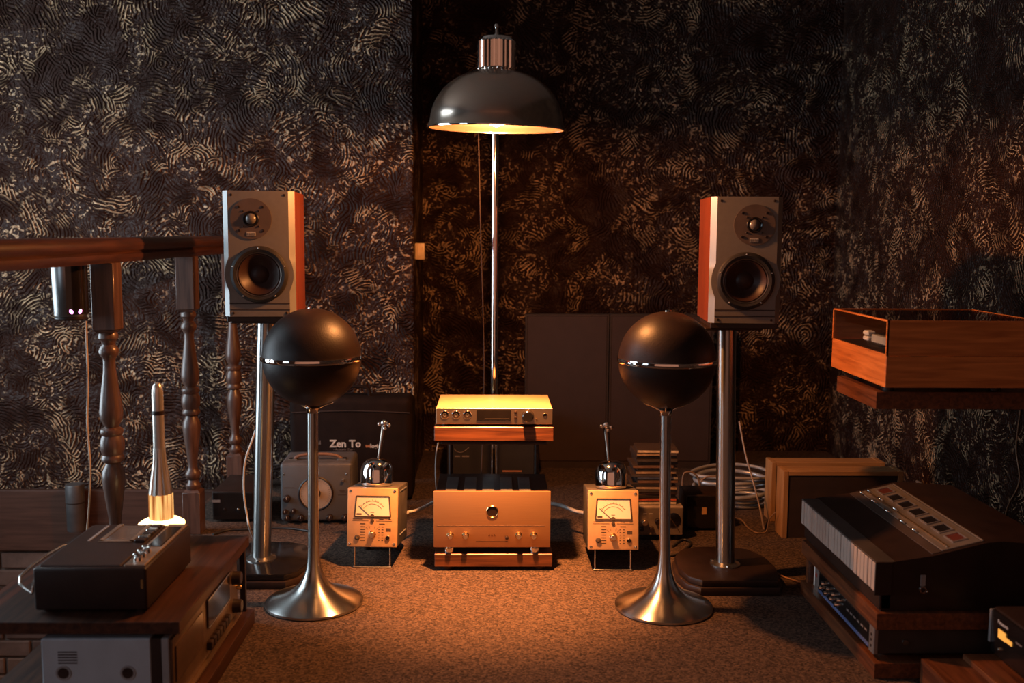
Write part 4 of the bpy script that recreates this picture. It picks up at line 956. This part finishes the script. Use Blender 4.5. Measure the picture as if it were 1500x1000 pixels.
# ------------------------------------------------------------------ cables and loose bits
def cable(label, pts, r, m, name='cable', group=None, seg=7):
    return tag(MB().tube(pts, r, seg).build(name, m, None, 60), label, 'cable', group)
GCAB = mat('grey_cable', (.30, .28, .27), .35); PCAB = mat('pale_cable', (.55, .50, .46), .4); BCAB = mat('brown_cable', (.20, .12, .07), .5); KCAB = mat('black_cable', (.02, .017, .016), .5)
cable('pale cable hanging in a bow beside the steel stand near the railing', [atY(379, 615, 3.2), atY(371, 640, 3.2), atY(360, 672, 3.2), atY(357, 700, 3.2), atY(358, 730, 3.2), atY(362, 755, 3.2), atY(365, 772, 3.2), atZ(372, 790, .006)], .0032, PCAB)
cx_, cy_ = atZ(1078, 742, 0).x, 3.84
for i in range(6):
    r_ = .135+.012*(i % 3); z = .012+i*.022
    pts = [(cx_+(r_+.006*math.sin(3*a+i))*math.cos(a), cy_+(r_*.75)*math.sin(a), z+.006*math.sin(2*a+i)) for a in [2*PI*k/16 for k in range(17)]]
    cable('%s cable loop, %s of the coil by the slim pine boxes' % ('grey' if i % 2 else 'silvery', ('lowest', 'second lowest', 'third lowest', 'third highest', 'second highest', 'topmost')[i]), pts, .0085 if i % 2 == 0 else .0065, GCAB if i % 2 else mat('silver_cable', (.42, .42, .44), .3, .4), 'cable_loop', 'coiled grey cable loops')
cable('thin rod leaning from the floor up beside the steel stand near the CD stack', [atY(1083, 617, 3.75), atY(1092, 665, 3.68), atY(1105, 712, 3.60), atY(1114, 748, 3.55), atZ(1119, 776, .006)], .0035, mat('rod', (.22, .16, .13), .4), 'rod')
cable('thin brown cable wavering on the carpet behind the steel stand base', [atZ(1076, 758, .004), atZ(1087, 762, .02), atZ(1095, 772, .004), atZ(1108, 780, .004), atZ(1122, 778, .004), atZ(1127, 760, .05), atZ(1136, 750, .08)], .0028, BCAB)
cable('thin brown cable lying across the carpet to the walnut rack', [atZ(1120, 828, .004), atZ(1145, 843, .004), atZ(1165, 850, .004), atZ(1182, 856, .004)], .003, mat('orange_brown_cable', (.34, .17, .08), .5))
def drop(px, Y): return Vector((atY(px, 740, Y).x, Y, .006))
cable('dark cable arching above the black box by the coils', [drop(999, 3.64), atY(1000, 700, 3.64), atY(1008, 691, 3.64), atY(1018, 694, 3.64), atY(1024, 706, 3.64), atY(1024, 735, 3.64), drop(1026, 3.64)], .0035, BCAB)
cable('second thin cable arching behind the tall steel stand pole', [drop(1034, 3.67), atY(1026, 712, 3.67), atY(1032, 700, 3.67), atY(1045, 698, 3.67), atY(1060, 702, 3.67), drop(1066, 3.67)], .003, BCAB)
cable('pale cables from the meter towards the amplifier, under the lamp', [atY(597, 750, 3.30), atY(608, 748, 3.36), atY(622, 742, 3.42), atY(637, 735, 3.46), atY(660, 735, 3.47)], .0055, PCAB)
cable('thick grey cable between amplifier and the meter by the CDs', [atY(800, 736, 3.46), atY(822, 740, 3.44), atY(842, 748, 3.40), atY(858, 752, 3.36), atY(870, 760, 3.33)], .007, GCAB)
cable('thin dark cable hanging under the upper rack shelf', [atY(642, 648, 3.44), atY(639, 665, 3.44), atY(638, 690, 3.44), atY(640, 720, 3.44), atY(648, 760, 3.44)], .0025, GCAB)
cable('dark cable lying on the carpet beside the railing foot', [atZ(312, 782, .004), atZ(335, 776, .004), atZ(358, 775, .004), atZ(400, 773, .004), atZ(430, 774, .004), atZ(455, 778, .004)], .0045, KCAB)
cable('thin cable hanging down the right plaster wall', [Vector((XR-.004, y, z)) for y, z in ((3.02, .52), (3.03, .40), (3.0, .30), (3.06, .2), (3.08, .1))], .0022, BCAB)
cable('black power cable curled behind the meter by the CDs', [atZ(985, 800, .005), atZ(1000, 790, .005), atZ(1012, 796, .005), atZ(990, 812, .005), atZ(965, 812, .005)], .004, KCAB)
p = atX(1354, 718, XR-.02)
t = thing('wall_label', 'small grey bar on the dark plaster wall above the keyboard', 'label', (XR-.006, p.y, p.z)); MB().box(0, .006, -.11, .11, -.012, .012, .001, 1).build('plate', GREYM, t)
